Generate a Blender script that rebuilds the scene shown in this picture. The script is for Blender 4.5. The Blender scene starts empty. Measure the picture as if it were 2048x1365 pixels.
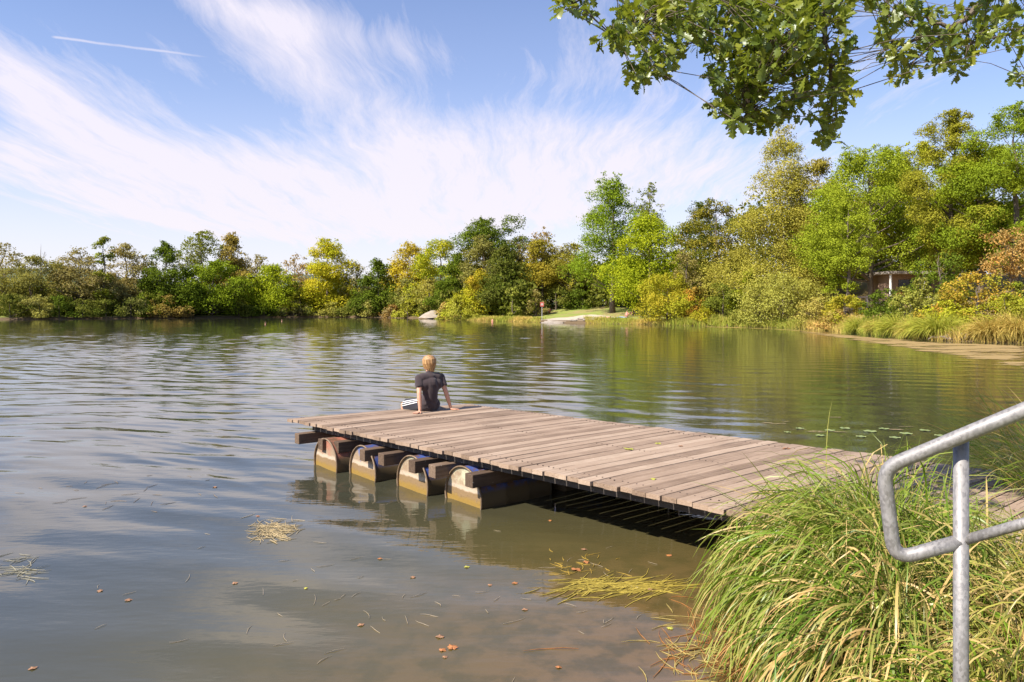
import bpy, bmesh, math, random
import numpy as np
from mathutils import Vector, Matrix, Quaternion
random.seed(7)
PI = math.pi
SC = bpy.context.scene
COL = SC.collection
F = 1500.0; CX = 1024.0; HY = 617.0; H = 1.85      # focal length and horizon of the view, eye height above the water

def PX(px, Y): return (px - CX) / F * Y
def PZ(py, Y): return H - (py - HY) / F * Y
def onplane(px, py, z):
    Y = (H - z) * F / (py - HY)
    return Vector((PX(px, Y), Y, z))

# ------------------------------------------------------------------ objects
def tag(o, label=None, cat=None, group=None, kind=None):
    if label: o['label'] = label
    if cat: o['category'] = cat
    if group: o['group'] = group
    if kind: o['kind'] = kind
    return o
def empty(name, loc=(0, 0, 0), rz=0.0):
    o = bpy.data.objects.new(name, None); COL.objects.link(o)
    o.location = loc; o.rotation_euler = (0, 0, rz); o.empty_display_size = 0.2
    return o
def link(name, me, mat, parent=None, smooth=False, loc=(0, 0, 0)):
    o = bpy.data.objects.new(name, me); COL.objects.link(o)
    if mat is not None and not me.materials: me.materials.append(mat)
    if smooth: me.polygons.foreach_set('use_smooth', np.ones(len(me.polygons), bool))
    o.location = loc
    if parent is not None: o.parent = parent
    return o
def np_mesh(name, V, Fc, attrs=None):
    """V (n,3); Fc (m,k) all polygons with k corners; attrs dict name->(m,) face floats"""
    me = bpy.data.meshes.new(name)
    V = np.ascontiguousarray(V, np.float32); Fc = np.ascontiguousarray(Fc, np.int32)
    m, k = Fc.shape
    me.vertices.add(len(V)); me.vertices.foreach_set('co', V.ravel())
    me.loops.add(m * k); me.loops.foreach_set('vertex_index', Fc.ravel())
    me.polygons.add(m)
    me.polygons.foreach_set('loop_start', np.arange(0, m * k, k, dtype=np.int32))
    me.update(calc_edges=True)
    if attrs:
        for n, a in attrs.items():
            at = me.attributes.new(n, 'FLOAT', 'FACE'); at.data.foreach_set('value', np.ascontiguousarray(a, np.float32))
    return me

class MB:
    def __init__(s): s.v = []; s.f = []
    def add(s, vs, fs):
        o = len(s.v); s.v += [tuple(v) for v in vs]; s.f += [tuple(i + o for i in f) for f in fs]
    def box(s, x0, x1, y0, y1, z0, z1, M=None):
        vs = [Vector(p) for p in ((x0,y0,z0),(x1,y0,z0),(x1,y1,z0),(x0,y1,z0),(x0,y0,z1),(x1,y0,z1),(x1,y1,z1),(x0,y1,z1))]
        if M is not None: vs = [M @ v for v in vs]
        s.add(vs, [(0,3,2,1),(4,5,6,7),(0,1,5,4),(1,2,6,5),(2,3,7,6),(3,0,4,7)])
    def beam(s, a, b, w, h):
        """box from a to b, width w (sideways) and height h (down from a,b)"""
        a = Vector(a); b = Vector(b); d = (b - a); L = d.length; d.normalize()
        side = Vector((d.y, -d.x, 0)).normalized() * w / 2; up = Vector((0, 0, -h))
        vs = [a - side, a + side, a + side + up, a - side + up, b - side, b + side, b + side + up, b - side + up]
        s.add(vs, [(0,1,2,3),(7,6,5,4),(0,4,5,1),(1,5,6,2),(2,6,7,3),(3,7,4,0)])
    def tube(s, pts, rad, n=8, cap=True):
        pts = [Vector(p) for p in pts]
        if not hasattr(rad, '__len__'): rad = [rad] * len(pts)
        T = []
        for i in range(len(pts)):
            a = pts[max(0, i - 1)]; b = pts[min(len(pts) - 1, i + 1)]
            t = (b - a); t = t.normalized() if t.length > 1e-9 else Vector((0, 0, 1)); T.append(t)
        u = T[0].orthogonal().normalized(); vs = []
        for i, p in enumerate(pts):
            u = (u - T[i] * u.dot(T[i]))
            u = u.normalized() if u.length > 1e-6 else T[i].orthogonal().normalized()
            w = T[i].cross(u)
            for k in range(n):
                a = 2 * PI * k / n
                vs.append(p + (u * math.cos(a) + w * math.sin(a)) * rad[i])
        fs = []
        for i in range(len(pts) - 1):
            for k in range(n):
                k2 = (k + 1) % n
                fs.append((i*n + k, i*n + k2, (i+1)*n + k2, (i+1)*n + k))
        if cap:
            fs.append(tuple(range(n - 1, -1, -1))); fs.append(tuple((len(pts)-1)*n + k for k in range(n)))
        s.add(vs, fs)
    def ellipsoid(s, c, r, M=None, nu=16, nv=10):
        vs = []; fs = []
        c = Vector(c)
        for j in range(1, nv):
            ph = PI * j / nv
            for i in range(nu):
                th = 2 * PI * i / nu
                v = Vector((r[0]*math.sin(ph)*math.cos(th), r[1]*math.sin(ph)*math.sin(th), r[2]*math.cos(ph)))
                if M is not None: v = M @ v
                vs.append(c + v)
        top = Vector((0,0,r[2])); bot = Vector((0,0,-r[2]))
        if M is not None: top = M @ top; bot = M @ bot
        vs += [c + top, c + bot]; T = len(vs) - 2; B = T + 1
        for j in range(nv - 2):
            for i in range(nu):
                i2 = (i + 1) % nu
                fs.append((j*nu + i, (j+1)*nu + i, (j+1)*nu + i2, j*nu + i2))
        for i in range(nu):
            i2 = (i + 1) % nu
            fs.append((T, i, i2)); fs.append((B, (nv-2)*nu + i2, (nv-2)*nu + i))
        s.add(vs, fs)
    def capsule(s, a, b, ra, rb, n=12):
        a = Vector(a); b = Vector(b); d = (b - a); L = d.length
        d = d.normalized() if L > 1e-9 else Vector((0, 0, 1))
        pts = []; rad = []
        for k in range(5):
            t = PI / 2 * (k + 0.25) / 5
            pts.append(a - d * ra * math.cos(t)); rad.append(ra * math.sin(t))
        pts.append(a); rad.append(ra); pts.append(b); rad.append(rb)
        for k in range(5):
            t = PI / 2 * (4.75 - k) / 5
            pts.append(b + d * rb * math.cos(t)); rad.append(rb * math.sin(t))
        s.tube(pts, rad, n)
    def chain(s, pts, rads, n=12):
        for i in range(len(pts) - 1): s.capsule(pts[i], pts[i+1], rads[i], rads[i+1], n)
    def mesh(s, name):
        me = bpy.data.meshes.new(name); me.from_pydata(s.v, [], s.f); me.update(); return me
    def build(s, name, mat, parent=None, smooth=False, bevel=0.0):
        o = link(name, s.mesh(name), mat, parent, smooth)
        if bevel:
            m = o.modifiers.new('bevel', 'BEVEL'); m.width = bevel; m.segments = 2; m.limit_method = 'ANGLE'
        return o

def bake(o):
    """replace the object's mesh by its evaluated mesh and drop the modifiers"""
    bpy.context.view_layer.update()
    dg = bpy.context.evaluated_depsgraph_get()
    me = bpy.data.meshes.new_from_object(o.evaluated_get(dg)); o.modifiers.clear(); o.data = me
    return o
def fuse(mb, name, mat, parent, voxel, smooth_it=4, wrinkle=None):
    """melt overlapping solids into one continuous skin"""
    o = link(name, mb.mesh(name), mat, parent)
    r = o.modifiers.new('r', 'REMESH'); r.mode = 'VOXEL'; r.voxel_size = voxel; r.use_smooth_shade = True
    if smooth_it:
        sm = o.modifiers.new('s', 'SMOOTH'); sm.factor = 0.5; sm.iterations = smooth_it
    bake(o)
    if wrinkle:
        me = o.data; n = len(me.vertices); co = np.empty(n*3, np.float32); me.vertices.foreach_get('co', co); co = co.reshape(-1, 3)
        nr = np.empty(n*3, np.float32); me.vertex_normals.foreach_get('vector', nr); nr = nr.reshape(-1, 3)
        co += nr * wrinkle(co)[:, None]; me.vertices.foreach_set('co', co.ravel()); me.update()
    if mat is not None and not o.data.materials: o.data.materials.append(mat)
    o.data.polygons.foreach_set('use_smooth', np.ones(len(o.data.polygons), bool))
    return o

# ------------------------------------------------------------------ materials
def new_mat(name):
    m = bpy.data.materials.new(name); m.use_nodes = True
    nt = m.node_tree; nt.nodes.clear()
    out = nt.nodes.new('ShaderNodeOutputMaterial')
    return m, nt, out
class NT:
    """tiny expression builder for node trees"""
    def __init__(s, nt): s.nt = nt
    def n(s, t, **kw):
        nd = s.nt.nodes.new(t)
        for k, v in kw.items(): setattr(nd, k, v)
        return nd
    def _set(s, sock, v):
        if isinstance(v, bpy.types.NodeSocket): s.nt.links.new(v, sock)
        elif v is not None: sock.default_value = v
    def m(s, op, a, b=None, c=None, clamp=False):
        nd = s.n('ShaderNodeMath', operation=op); nd.use_clamp = clamp
        s._set(nd.inputs[0], a)
        if b is not None: s._set(nd.inputs[1], b)
        if c is not None: s._set(nd.inputs[2], c)
        return nd.outputs[0]
    def vm(s, op, a, b=None):
        nd = s.n('ShaderNodeVectorMath', operation=op)
        s._set(nd.inputs[0], a)
        if b is not None: s._set(nd.inputs[1], b)
        return nd.outputs[0]
    def noise(s, vec, scale, detail=4, rough=0.5, dist=0.0, col=False):
        nd = s.n('ShaderNodeTexNoise'); s._set(nd.inputs['Vector'], vec)
        nd.inputs['Scale'].default_value = scale; nd.inputs['Detail'].default_value = detail
        nd.inputs['Roughness'].default_value = rough; nd.inputs['Distortion'].default_value = dist
        return nd.outputs['Color' if col else 'Fac']
    def mapr(s, v, a, b, c=0.0, d=1.0, smooth=True):
        nd = s.n('ShaderNodeMapRange'); nd.interpolation_type = 'SMOOTHSTEP' if smooth else 'LINEAR'
        s._set(nd.inputs[0], v)
        for i, x in enumerate((a, b, c, d)): s._set(nd.inputs[i+1], x)
        return nd.outputs[0]
    def mix(s, f, a, b, blend='MIX'):
        nd = s.n('ShaderNodeMix', data_type='RGBA', blend_type=blend)
        s._set(nd.inputs[0], f)
        s._set(nd.inputs[6], a if isinstance(a, bpy.types.NodeSocket) else tuple(a) + (1,))
        s._set(nd.inputs[7], b if isinstance(b, bpy.types.NodeSocket) else tuple(b) + (1,))
        return nd.outputs[2]
    def xyz(s, v):
        nd = s.n('ShaderNodeSeparateXYZ'); s._set(nd.inputs[0], v); return nd.outputs
    def comb(s, x, y, z):
        nd = s.n('ShaderNodeCombineXYZ')
        for i, q in enumerate((x, y, z)): s._set(nd.inputs[i], q)
        return nd.outputs[0]
    def mapping(s, v, loc=(0,0,0), rot=(0,0,0), sc=(1,1,1)):
        nd = s.n('ShaderNodeMapping'); s._set(nd.inputs[0], v)
        nd.inputs[1].default_value = loc; nd.inputs[2].default_value = rot; nd.inputs[3].default_value = sc
        return nd.outputs[0]
    def bump(s, h, strength=1.0, dist=0.01, normal=None):
        nd = s.n('ShaderNodeBump'); s._set(nd.inputs['Height'], h)
        nd.inputs['Strength'].default_value = strength; nd.inputs['Distance'].default_value = dist
        if normal is not None: s._set(nd.inputs['Normal'], normal)
        return nd.outputs[0]
    def coord(s, which='Object'):
        return s.n('ShaderNodeTexCoord').outputs[which]
    def pos(s): return s.n('ShaderNodeNewGeometry').outputs['Position']
    def bsdf(s, col, rough=0.6, spec=0.5, metal=0.0, normal=None, ior=None):
        b = s.n('ShaderNodeBsdfPrincipled')
        s._set(b.inputs['Base Color'], col if isinstance(col, bpy.types.NodeSocket) else tuple(col) + (1,))
        s._set(b.inputs['Roughness'], rough); s._set(b.inputs['Metallic'], metal)
        b.inputs['Specular IOR Level'].default_value = spec
        if ior: b.inputs['IOR'].default_value = ior
        if normal is not None: s._set(b.inputs['Normal'], normal)
        return b

def simple_mat(name, c1, c2=None, scale=8.0, rough=0.7, spec=0.3, metal=0.0, bump=0.0, stretch=(1,1,1)):
    m, nt, out = new_mat(name); N = NT(nt)
    v = N.mapping(N.coord(), sc=stretch)
    nz = N.noise(v, scale, 5, 0.6)
    col = N.mix(N.mapr(nz, 0.3, 0.7), c1, c2 if c2 else tuple(min(1, c * 1.25) for c in c1))
    nrm = N.bump(nz, 1.0, bump) if bump else None
    b = N.bsdf(col, rough, spec, metal, nrm)
    nt.links.new(b.outputs[0], out.inputs[0]); return m

_leafmats = {}
def leaf_mat(c1, c2, trans=0.35, name='foliage', gloss=0.0, k=1.0):
    c1 = (c1[0]*1.62*k+.006, c1[1]*1.48*k, c1[2]*1.1*k); c2 = (c2[0]*1.62*k+.006, c2[1]*1.48*k, c2[2]*1.1*k)
    key = (c1, c2, trans, gloss)
    if key in _leafmats: return _leafmats[key]
    m, nt, out = new_mat(name); N = NT(nt)
    at = N.n('ShaderNodeAttribute', attribute_name='tint').outputs['Fac']
    col = N.mix(at, c1, c2)
    d = N.n('ShaderNodeBsdfDiffuse'); nt.links.new(col, d.inputs[0])
    t = N.n('ShaderNodeBsdfTranslucent')
    tc = N.mix(0.45, col, (min(1, c1[0]*1.7+.02), min(1, c1[1]*1.55+.02), c1[2]*0.5)); nt.links.new(tc, t.inputs[0])
    mx = N.n('ShaderNodeMixShader'); mx.inputs[0].default_value = trans
    nt.links.new(d.outputs[0], mx.inputs[1]); nt.links.new(t.outputs[0], mx.inputs[2])
    last = mx.outputs[0]
    if gloss:
        g = N.n('ShaderNodeBsdfGlossy'); g.inputs['Roughness'].default_value = 0.38
        g.inputs['Color'].default_value = (0.9, 0.95, 1, 1)
        m2 = N.n('ShaderNodeMixShader'); m2.inputs[0].default_value = gloss
        nt.links.new(last, m2.inputs[1]); nt.links.new(g.outputs[0], m2.inputs[2]); last = m2.outputs[0]
    nt.links.new(last, out.inputs[0]); _leafmats[key] = m
    return m

M_bark = simple_mat('bark', (0.10, 0.075, 0.055), (0.20, 0.16, 0.12), 6, 0.9, 0.2, bump=0.05, stretch=(4, 4, 0.7))
M_barkgrey = simple_mat('grey_bark', (0.17, 0.14, 0.12), (0.30, 0.26, 0.22), 6, 0.9, 0.2, bump=0.03, stretch=(3, 3, 0.7))
def birch_mat():
    m, nt, out = new_mat('birch_bark'); N = NT(nt)
    v = N.mapping(N.coord(), sc=(1.0, 1.0, 5.0)); nz = N.noise(v, 2.2, 4, 0.6)
    col = N.mix(N.mapr(nz, 0.56, 0.66), (0.62, 0.58, 0.52), (0.08, 0.06, 0.05))
    nt.links.new(N.bsdf(col, 0.7, 0.3).outputs[0], out.inputs[0]); return m
M_birch = birch_mat()

# ------------------------------------------------------------------ the lake's outline and the terrain
SHORE = np.array([(-160,-60),(-60,-14),(-20,-3),(-8,-0.6),(-2.5,0.9),(0.2,1.9),(0.75,2.6),(1.15,3.15),(1.45,3.6),(1.65,4.2),(1.9,4.75),(2.6,5.0),
    (3.6,5.0),(5.0,5.6),(7.5,8.0),(12,14),(19,24),(26,34),(27.8,39.5),(24.5,42.5),(24.6,48),(25.2,55.5),(26.5,64),(25.5,71),(20,79),(15.5,84),(9.5,91),
    (4.6,96),(0.5,103),(-3.5,109),(-7.5,117),(-13,127),(-20,140),(-26,149),(-39,155),(-50,150),(-62,139.5),(-72,131),(-83,121),(-100,112),(-150,95),(-230,60),(-250,0),(-220,-50)], float)
def shore_sd(x, y):
    """signed distance to the shoreline, + on land"""
    x = np.asarray(x, float); y = np.asarray(y, float)
    d2 = np.full(x.shape, 1e18); ins = np.zeros(x.shape, bool)
    P = SHORE; Q = np.roll(SHORE, -1, 0)
    for (ax, ay), (bx, by) in zip(P, Q):
        ex, ey = bx-ax, by-ay; L = ex*ex + ey*ey
        t = np.clip(((x-ax)*ex + (y-ay)*ey)/L, 0, 1)
        d2 = np.minimum(d2, (x-ax-t*ex)**2 + (y-ay-t*ey)**2)
        c = ((ay > y) != (by > y)) & (x < (bx-ax)*(y-ay)/((by-ay) if abs(by-ay) > 1e-12 else 1e-12) + ax)
        ins ^= c
    d = np.sqrt(d2); return np.where(ins, -d, d)
def sstep(x, a, b):
    t = np.clip((x-a)/(b-a), 0, 1); return t*t*(3-2*t)
def ground_z(x, y):
    x = np.asarray(x, float); y = np.asarray(y, float)
    d = shore_sd(x, y)
    near = sstep(-np.hypot(x-1, y-2), -14, -8)
    bank = np.where(near > 0.5, 0.36*(1-np.exp(-np.maximum(d,0)/0.35)), 0.45*(1-np.exp(-np.maximum(d,0)/0.9)))
    z = bank + 0.012*np.maximum(d, 0)
    # beach meadow
    mead = np.exp(-((x-6)/22)**2) * sstep(y, 85, 100)
    z = z + mead * 2.1 * sstep(d, 1.0, 24)
    # slope under the terrace on the right
    hill = sstep(x, 22, 34) * (1 - sstep(y, 84, 108)) * sstep(y, 20, 40)
    z = z + hill * (4.6*sstep(d, 5, 22) + 1.2*sstep(d, 22, 50))
    z = z + 0.05*np.sin(x*1.3+y*0.7)*sstep(d, 2, 8) + 0.02*np.sin(x*5.1-y*3.3)*sstep(d, 0.3, 2)
    z = np.where(d < 0, -np.minimum(2.2, -d*0.45), z)
    return z
def gz(x, y): return float(ground_z(np.array([x]), np.array([y]))[0])
def axis(parts):
    out = []
    for a, b, s in parts: out += list(np.arange(a, b, s))
    out.append(parts[-1][1]); return np.array(out)
def build_ground():
    xs = axis([(-1500,-300,150),(-300,-100,12),(-100,-10,3),(-10,-1,0.6),(-1,6,0.12),(6,12,0.5),(12,45,1.0),(45,120,5),(120,400,40),(400,1500,150)])
    ys = axis([(-800,-80,80),(-80,-4,4),(-4,1,0.5),(1,7,0.12),(7,20,0.7),(20,120,1.1),(120,200,3),(200,500,25),(500,2600,150)])
    X, Y = np.meshgrid(xs, ys); Z = ground_z(X.ravel(), Y.ravel())
    V = np.stack([X.ravel(), Y.ravel(), Z], 1); nx, ny = len(xs), len(ys)
    i = np.arange(nx-1)[None, :] + np.arange(ny-1)[:, None]*nx; i = i.ravel()
    Fc = np.stack([i, i+1, i+1+nx, i+nx], 1)
    m, nt, out = new_mat('ground'); N = NT(nt)
    p = N.pos(); s = N.xyz(p)
    n1 = N.noise(p, 0.25, 5, 0.6); n2 = N.noise(p, 3.0, 4, 0.6); n3 = N.noise(p, 25.0, 3, 0.6)
    grass = N.mix(n2, (0.19, 0.24, 0.045), (0.28, 0.31, 0.075))
    grass = N.mix(N.mapr(n1, 0.45, 0.62), grass, (0.30, 0.24, 0.10))
    dry = N.mix(n2, (0.36, 0.25, 0.11), (0.26, 0.20, 0.08))
    onhill = N.m('MULTIPLY', N.mapr(s[0], 24, 30), N.m('SUBTRACT', 1, N.mapr(s[1], 84, 95)))
    col = N.mix(onhill, grass, dry)
    # trodden sandy patch by the beach steps
    sx = N.m('POWER', N.m('DIVIDE', N.m('SUBTRACT', s[0], 8.5), 5.5), 2); sy = N.m('POWER', N.m('DIVIDE', N.m('SUBTRACT', s[1], 96), 6.0), 2)
    sand = N.m('SUBTRACT', 1.25, N.m('ADD', N.m('ADD', sx, sy), N.m('MULTIPLY', N.m('SUBTRACT', n1, 0.5), 3.0)))
    col = N.mix(N.mapr(sand, 0.3, 0.7), col, (0.50, 0.42, 0.32))
    mud = N.mix(n3, (0.10, 0.07, 0.04), (0.19, 0.13, 0.07))
    col = N.mix(N.mapr(s[2], 0.30, 0.42, 1, 0), col, mud)
    b = N.bsdf(col, 0.9, 0.2, normal=N.bump(n3, 1.0, 0.03))
    nt.links.new(b.outputs[0], out.inputs[0])
    tag(link('ground', np_mesh('ground', V, Fc), m, smooth=True), kind='structure')
build_ground()

def build_hills():
    xs = np.arange(-1500, 1501, 25.0); rows = 10; V = []
    rg = np.random.default_rng(4)
    for j in range(rows):
        t = j/(rows-1)
        y = 1350 + 450*t
        hgt = 82 + 16*np.sin(xs*0.0042+1.0) + 9*np.sin(xs*0.013+2) + 4*np.sin(xs*0.037) + rg.normal(0, 1.2, len(xs))
        hgt = hgt * np.where(xs < 0, 1, np.maximum(0.75, 1-xs/3000))
        prof = math.sin(PI/2*min(1, t*1.25))**0.8 if t < 0.8 else 1-(t-0.8)*1.5
        V.append(np.stack([xs, np.full_like(xs, y), hgt*prof - 1], 1))
    V = np.concatenate(V); nx = len(xs)
    i = (np.arange(nx-1)[None, :] + np.arange(rows-1)[:, None]*nx).ravel()
    m = simple_mat('wooded_hill', (0.075, 0.10, 0.07), (0.13, 0.16, 0.10), 0.05, 0.95, 0.05)
    tag(link('hills', np_mesh('hills', V, np.stack([i, i+1, i+1+nx, i+nx], 1)), m, smooth=True), kind='structure')
build_hills()

# ------------------------------------------------------------------ water
rgw = np.random.default_rng(12)
WAVES = []
for i in range(46):
    lam = 0.22 * (1.9/0.22)**rgw.random()
    th = math.radians(-14 + rgw.normal(0, 20))
    sl = 0.0125 * (0.75 + 0.5*rgw.random()) * (0.7 if lam > 1.0 else 1.0)
    k = 2*PI/lam
    WAVES.append((k*math.sin(-th), k*math.cos(th), sl/k, 2*PI*rgw.random(), lam))
def wave_z(x, y):
    x = np.asarray(x, np.float64); y = np.asarray(y, np.float64)
    # slow large warps keep the crests from running dead straight
    wx = x + 0.35*np.sin(y*0.31+x*0.17+1) + 0.12*np.sin(y*1.1-x*0.5)
    wy = y + 0.40*np.sin(x*0.37-y*0.11+2) + 0.10*np.sin(x*1.3+y*0.6) + 0.9*np.sin(x*0.07+0.5)
    gust = 0.55 + 0.45*np.sin(x*0.045+y*0.11+0.6*np.sin(x*0.09)) * np.sin(y*0.19-x*0.03+1.7)
    lee = 1-0.62*sstep(x, -1.5, 5)*(1-0.25*sstep(y, 30, 60))
    far = sstep(y, 4.5, 11) ; veryfar = sstep(y, 30, 110)
    left = sstep(-x, -6, 4)          # the open water on the left is ruffled, the corner by the bank is calm
    g_short = (0.05 + 0.10*left*(1-far) + 1.10*far*(0.45+0.55*left)) * (0.45+0.75*gust) * (1-0.60*veryfar)*lee
    g_long = (0.27 + 0.60*left*(1-far) + 0.90*far) * (0.6+0.5*gust) * (1-0.60*veryfar)*lee
    z = np.zeros_like(x)
    for kx, ky, a, ph, lam in WAVES:
        w = np.sin(kx*wx + ky*wy + ph)*a
        z += w * (g_short if lam < 0.6 else g_long)
    return z
def build_water():
    u = np.concatenate([-np.geomspace(40, 0.78, 26)[:-1], np.linspace(-0.78, 0.78, 620), np.geomspace(0.78, 9, 14)[1:]])
    ys = [-2.4]
    while ys[-1] < 172: ys.append(ys[-1] + max(0.0030*(ys[-1]+6), 0.02))
    ys = np.array([-70, -40, -20, -10, -5] + ys)
    U, Yg = np.meshgrid(u, ys); X = U*(np.maximum(Yg, -2.4)+6)
    Z = wave_z(X.ravel(), Yg.ravel())
    V = np.stack([X.ravel(), Yg.ravel(), Z], 1); nx, ny = len(u), len(ys)
    i = (np.arange(nx-1)[None, :] + np.arange(ny-1)[:, None]*nx).ravel()
    Fc = np.stack([i, i+1, i+1+nx, i+nx], 1)
    m, nt, out = new_mat('lake_water'); N = NT(nt)
    p = N.pos(); s = N.xyz(p)
    n1 = N.noise(p, 0.9, 4, 0.55); n2 = N.noise(p, 5.0, 4, 0.6)
    col = N.mix(n1, (0.038, 0.039, 0.024), (0.052, 0.051, 0.034))
    # shallow silt shows through near the bank
    dx = N.m('MULTIPLY', N.m('SUBTRACT', s[0], 1.4), 0.55); dy = N.m('MULTIPLY', N.m('SUBTRACT', s[1], 3.4), 0.60)
    dd = N.m('SQRT', N.m('ADD', N.m('MULTIPLY', dx, dx), N.m('MULTIPLY', dy, dy)))
    shal = N.mapr(N.m('ADD', dd, N.m('MULTIPLY', N.m('SUBTRACT', n1, 0.5), 0.5)), 0.2, 1.9, 1, 0)
    mid = N.mapr(N.m('ADD', dd, N.m('MULTIPLY', N.m('SUBTRACT', n1, 0.5), 0.6)), 0.5, 3.1, 1, 0)
    col = N.mix(mid, col, (0.100, 0.080, 0.024))
    silt = N.mix(N.mapr(n2, 0.4, 0.65), (0.150, 0.092, 0.036), (0.085, 0.060, 0.022))
    col = N.mix(shal, col, silt)
    hb = N.noise(N.mapping(p, rot=(0, 0, 0.2), sc=(0.5, 1.4, 1)), 9.0, 3, 0.5)
    b = N.bsdf(col, 0.012, 0.55, normal=N.bump(hb, 1.0, 0.0020), ior=1.53)
    nt.links.new(b.outputs[0], out.inputs[0])
    tag(link('lake_water', np_mesh('lake_water', V, Fc), m, smooth=True), kind='structure')
build_water()

# ------------------------------------------------------------------ sky, sun, camera
SUN_TO = Vector((0.83, 0.56, 0)).normalized(); SUN_EL = math.radians(44)
def build_light():
    w = bpy.data.worlds.new('World'); SC.world = w; w.use_nodes = True
    nt = w.node_tree; nt.nodes.clear(); N = NT(nt)
    out = N.n('ShaderNodeOutputWorld'); bg = N.n('ShaderNodeBackground'); bg.inputs[1].default_value = 0.100
    sky = N.n('ShaderNodeTexSky'); sky.sky_type = 'NISHITA'; sky.sun_disc = False
    sky.sun_elevation = SUN_EL; sky.sun_rotation = math.atan2(-SUN_TO.x, -SUN_TO.y)
    sky.altitude = 300; sky.air_density = 1.0; sky.dust_density = 0.6; sky.ozone_density = 1.6
    d = N.coord('Generated'); s = N.xyz(d)
    ay = N.m('MAXIMUM', N.m('ABSOLUTE', s[1]), 0.22)
    u = N.m('DIVIDE', s[0], ay); v = N.m('DIVIDE', s[2], ay)
    # lie the cirrus on a high plane
    zz = N.m('ADD', N.m('MAXIMUM', s[2], 0.0), 0.10)
    P = N.comb(N.m('DIVIDE', s[0], zz), N.m('DIVIDE', s[1], zz), 0.0)
    warp = N.vm('SCALE', N.vm('SUBTRACT', N.noise(P, 0.9, 3, 0.5, col=True), (0.5, 0.5, 0.5)), None)
    warp.node.inputs['Scale'].default_value = 0.38
    Pw = N.vm('ADD', P, warp)
    nA = N.noise(N.mapping(Pw, rot=(0, 0, math.radians(18)), sc=(1.9, 0.36, 1)), 1.5, 10, 0.66, 0.12)
    nB = N.noise(N.mapping(Pw, loc=(3, 1, 0), rot=(0, 0, math.radians(-58)), sc=(3.6, 0.55, 1)), 2.0, 10, 0.74, 0.15)
    nC = N.noise(N.mapping(Pw, loc=(7, 2, 0)), 0.8, 5, 0.5)
    nD = N.noise(N.mapping(Pw, loc=(1, 9, 0), rot=(0, 0, math.radians(80)), sc=(3.2, 0.42, 1)), 1.6, 10, 0.70, 0.12)
    side = N.mapr(u, -0.45, 0.25)
    nAD = N.m('ADD', N.m('MULTIPLY', nA, N.m('SUBTRACT', 1.0, side)), N.m('MULTIPLY', nD, side))
    tex = N.m('ADD', N.m('ADD', N.m('MULTIPLY', nAD, 0.48), N.m('MULTIPLY', nB, 0.40)), N.m('MULTIPLY', nC, 0.12))
    def blob(px, py, sx, sy, wgt, rot=0.0):
        du = N.m('SUBTRACT', u, (px-CX)/F); dv = N.m('SUBTRACT', v, (HY-py)/F)
        c, sn = math.cos(rot), math.sin(rot)
        a = N.m('ADD', N.m('MULTIPLY', du, c*F/sx), N.m('MULTIPLY', dv, -sn*F/sx))
        b = N.m('ADD', N.m('MULTIPLY', du, sn*F/sy), N.m('MULTIPLY', dv, c*F/sy))
        q = N.m('ADD', N.m('MULTIPLY', a, a), N.m('MULTIPLY', b, b))
        return N.m('MULTIPLY', N.m('EXPONENT', N.m('MULTIPLY', q, -1.0)), wgt)
    # rot > 0 tilts a streak down to the right in the view
    blobs = [(30,150,190,75,0.80,0.62),(230,300,330,95,0.80,0.34),(420,385,560,95,0.80,0.08),(800,430,520,75,0.78,0),(560,90,170,70,0.50,0.85),
             (720,200,240,75,0.55,0.40),(900,330,330,75,0.66,0.12),(1090,255,220,45,0.48,0.12),(1330,330,360,85,0.62,0),(1250,170,260,70,0.40,0.2),(480,20,220,40,0.45,0.2),(760,90,200,60,0.40,0.3),(330,150,220,60,0.30,0.5),(80,330,200,60,0.35,0.2),
             (235,100,120,40,-0.35,0.3),(180,15,170,40,-0.35,0.1),(960,70,200,60,-0.10,0.2),(430,235,90,35,-0.28,0.5),(1850,170,300,110,0.22,0),(1700,400,400,90,0.35,0)]
    acc = None
    for bq in blobs:
        o = blob(*bq); acc = o if acc is None else N.m('ADD', acc, o)
    dens = N.m('ADD', N.m('MULTIPLY', N.m('SUBTRACT', tex, 0.5), 3.7), N.m('MINIMUM', acc, 1.05))
    fac = N.mapr(dens, 0.04, 1.06, smooth=False)
    low = N.m('ADD', N.mapr(v, 0.0, 0.32, 0.62, 0.0), N.mapr(v, 0.25, 0.6, 0.16, 0.0))           # thin veil thickening to the horizon
    fac = N.m('MAXIMUM', N.m('MULTIPLY', fac, 0.93), low)
    # two vapour trails
    def trail(x0, y0, x1, y1, wd, wgt):
        dx, dy = (x1-x0), (y1-y0); L = math.hypot(dx, dy)
        du = N.m('SUBTRACT', N.m('MULTIPLY', u, F), x0-CX); dv = N.m('SUBTRACT', N.m('MULTIPLY', v, -F), y0-HY)
        al = N.m('ADD', N.m('MULTIPLY', du, dx/L), N.m('MULTIPLY', dv, dy/L))
        pr = N.m('ABSOLUTE', N.m('ADD', N.m('ADD', N.m('MULTIPLY', du, -dy/L), N.m('MULTIPLY', dv, dx/L)), N.m('MULTIPLY', N.m('SUBTRACT', nB, 0.5), wd*1.5)))
        k = N.mapr(pr, 0, wd, 1, 0)
        k = N.m('MULTIPLY', k, N.m('MULTIPLY', N.mapr(al, 0, 20), N.mapr(al, L*0.6, L, 1, 0)))
        k = N.m('MULTIPLY', k, N.mapr(nA, 0.3, 0.55, 0.5, 1.0))
        return N.m('MULTIPLY', N.m('MULTIPLY', k, wgt), N.m('GREATER_THAN', s[1], 0))
    fac = N.m('MAXIMUM', fac, trail(95, 73, 470, 122, 5, 0.62))
    fac = N.m('MAXIMUM', fac, trail(1000, 447, 1190, 405, 8, 0.85))
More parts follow.
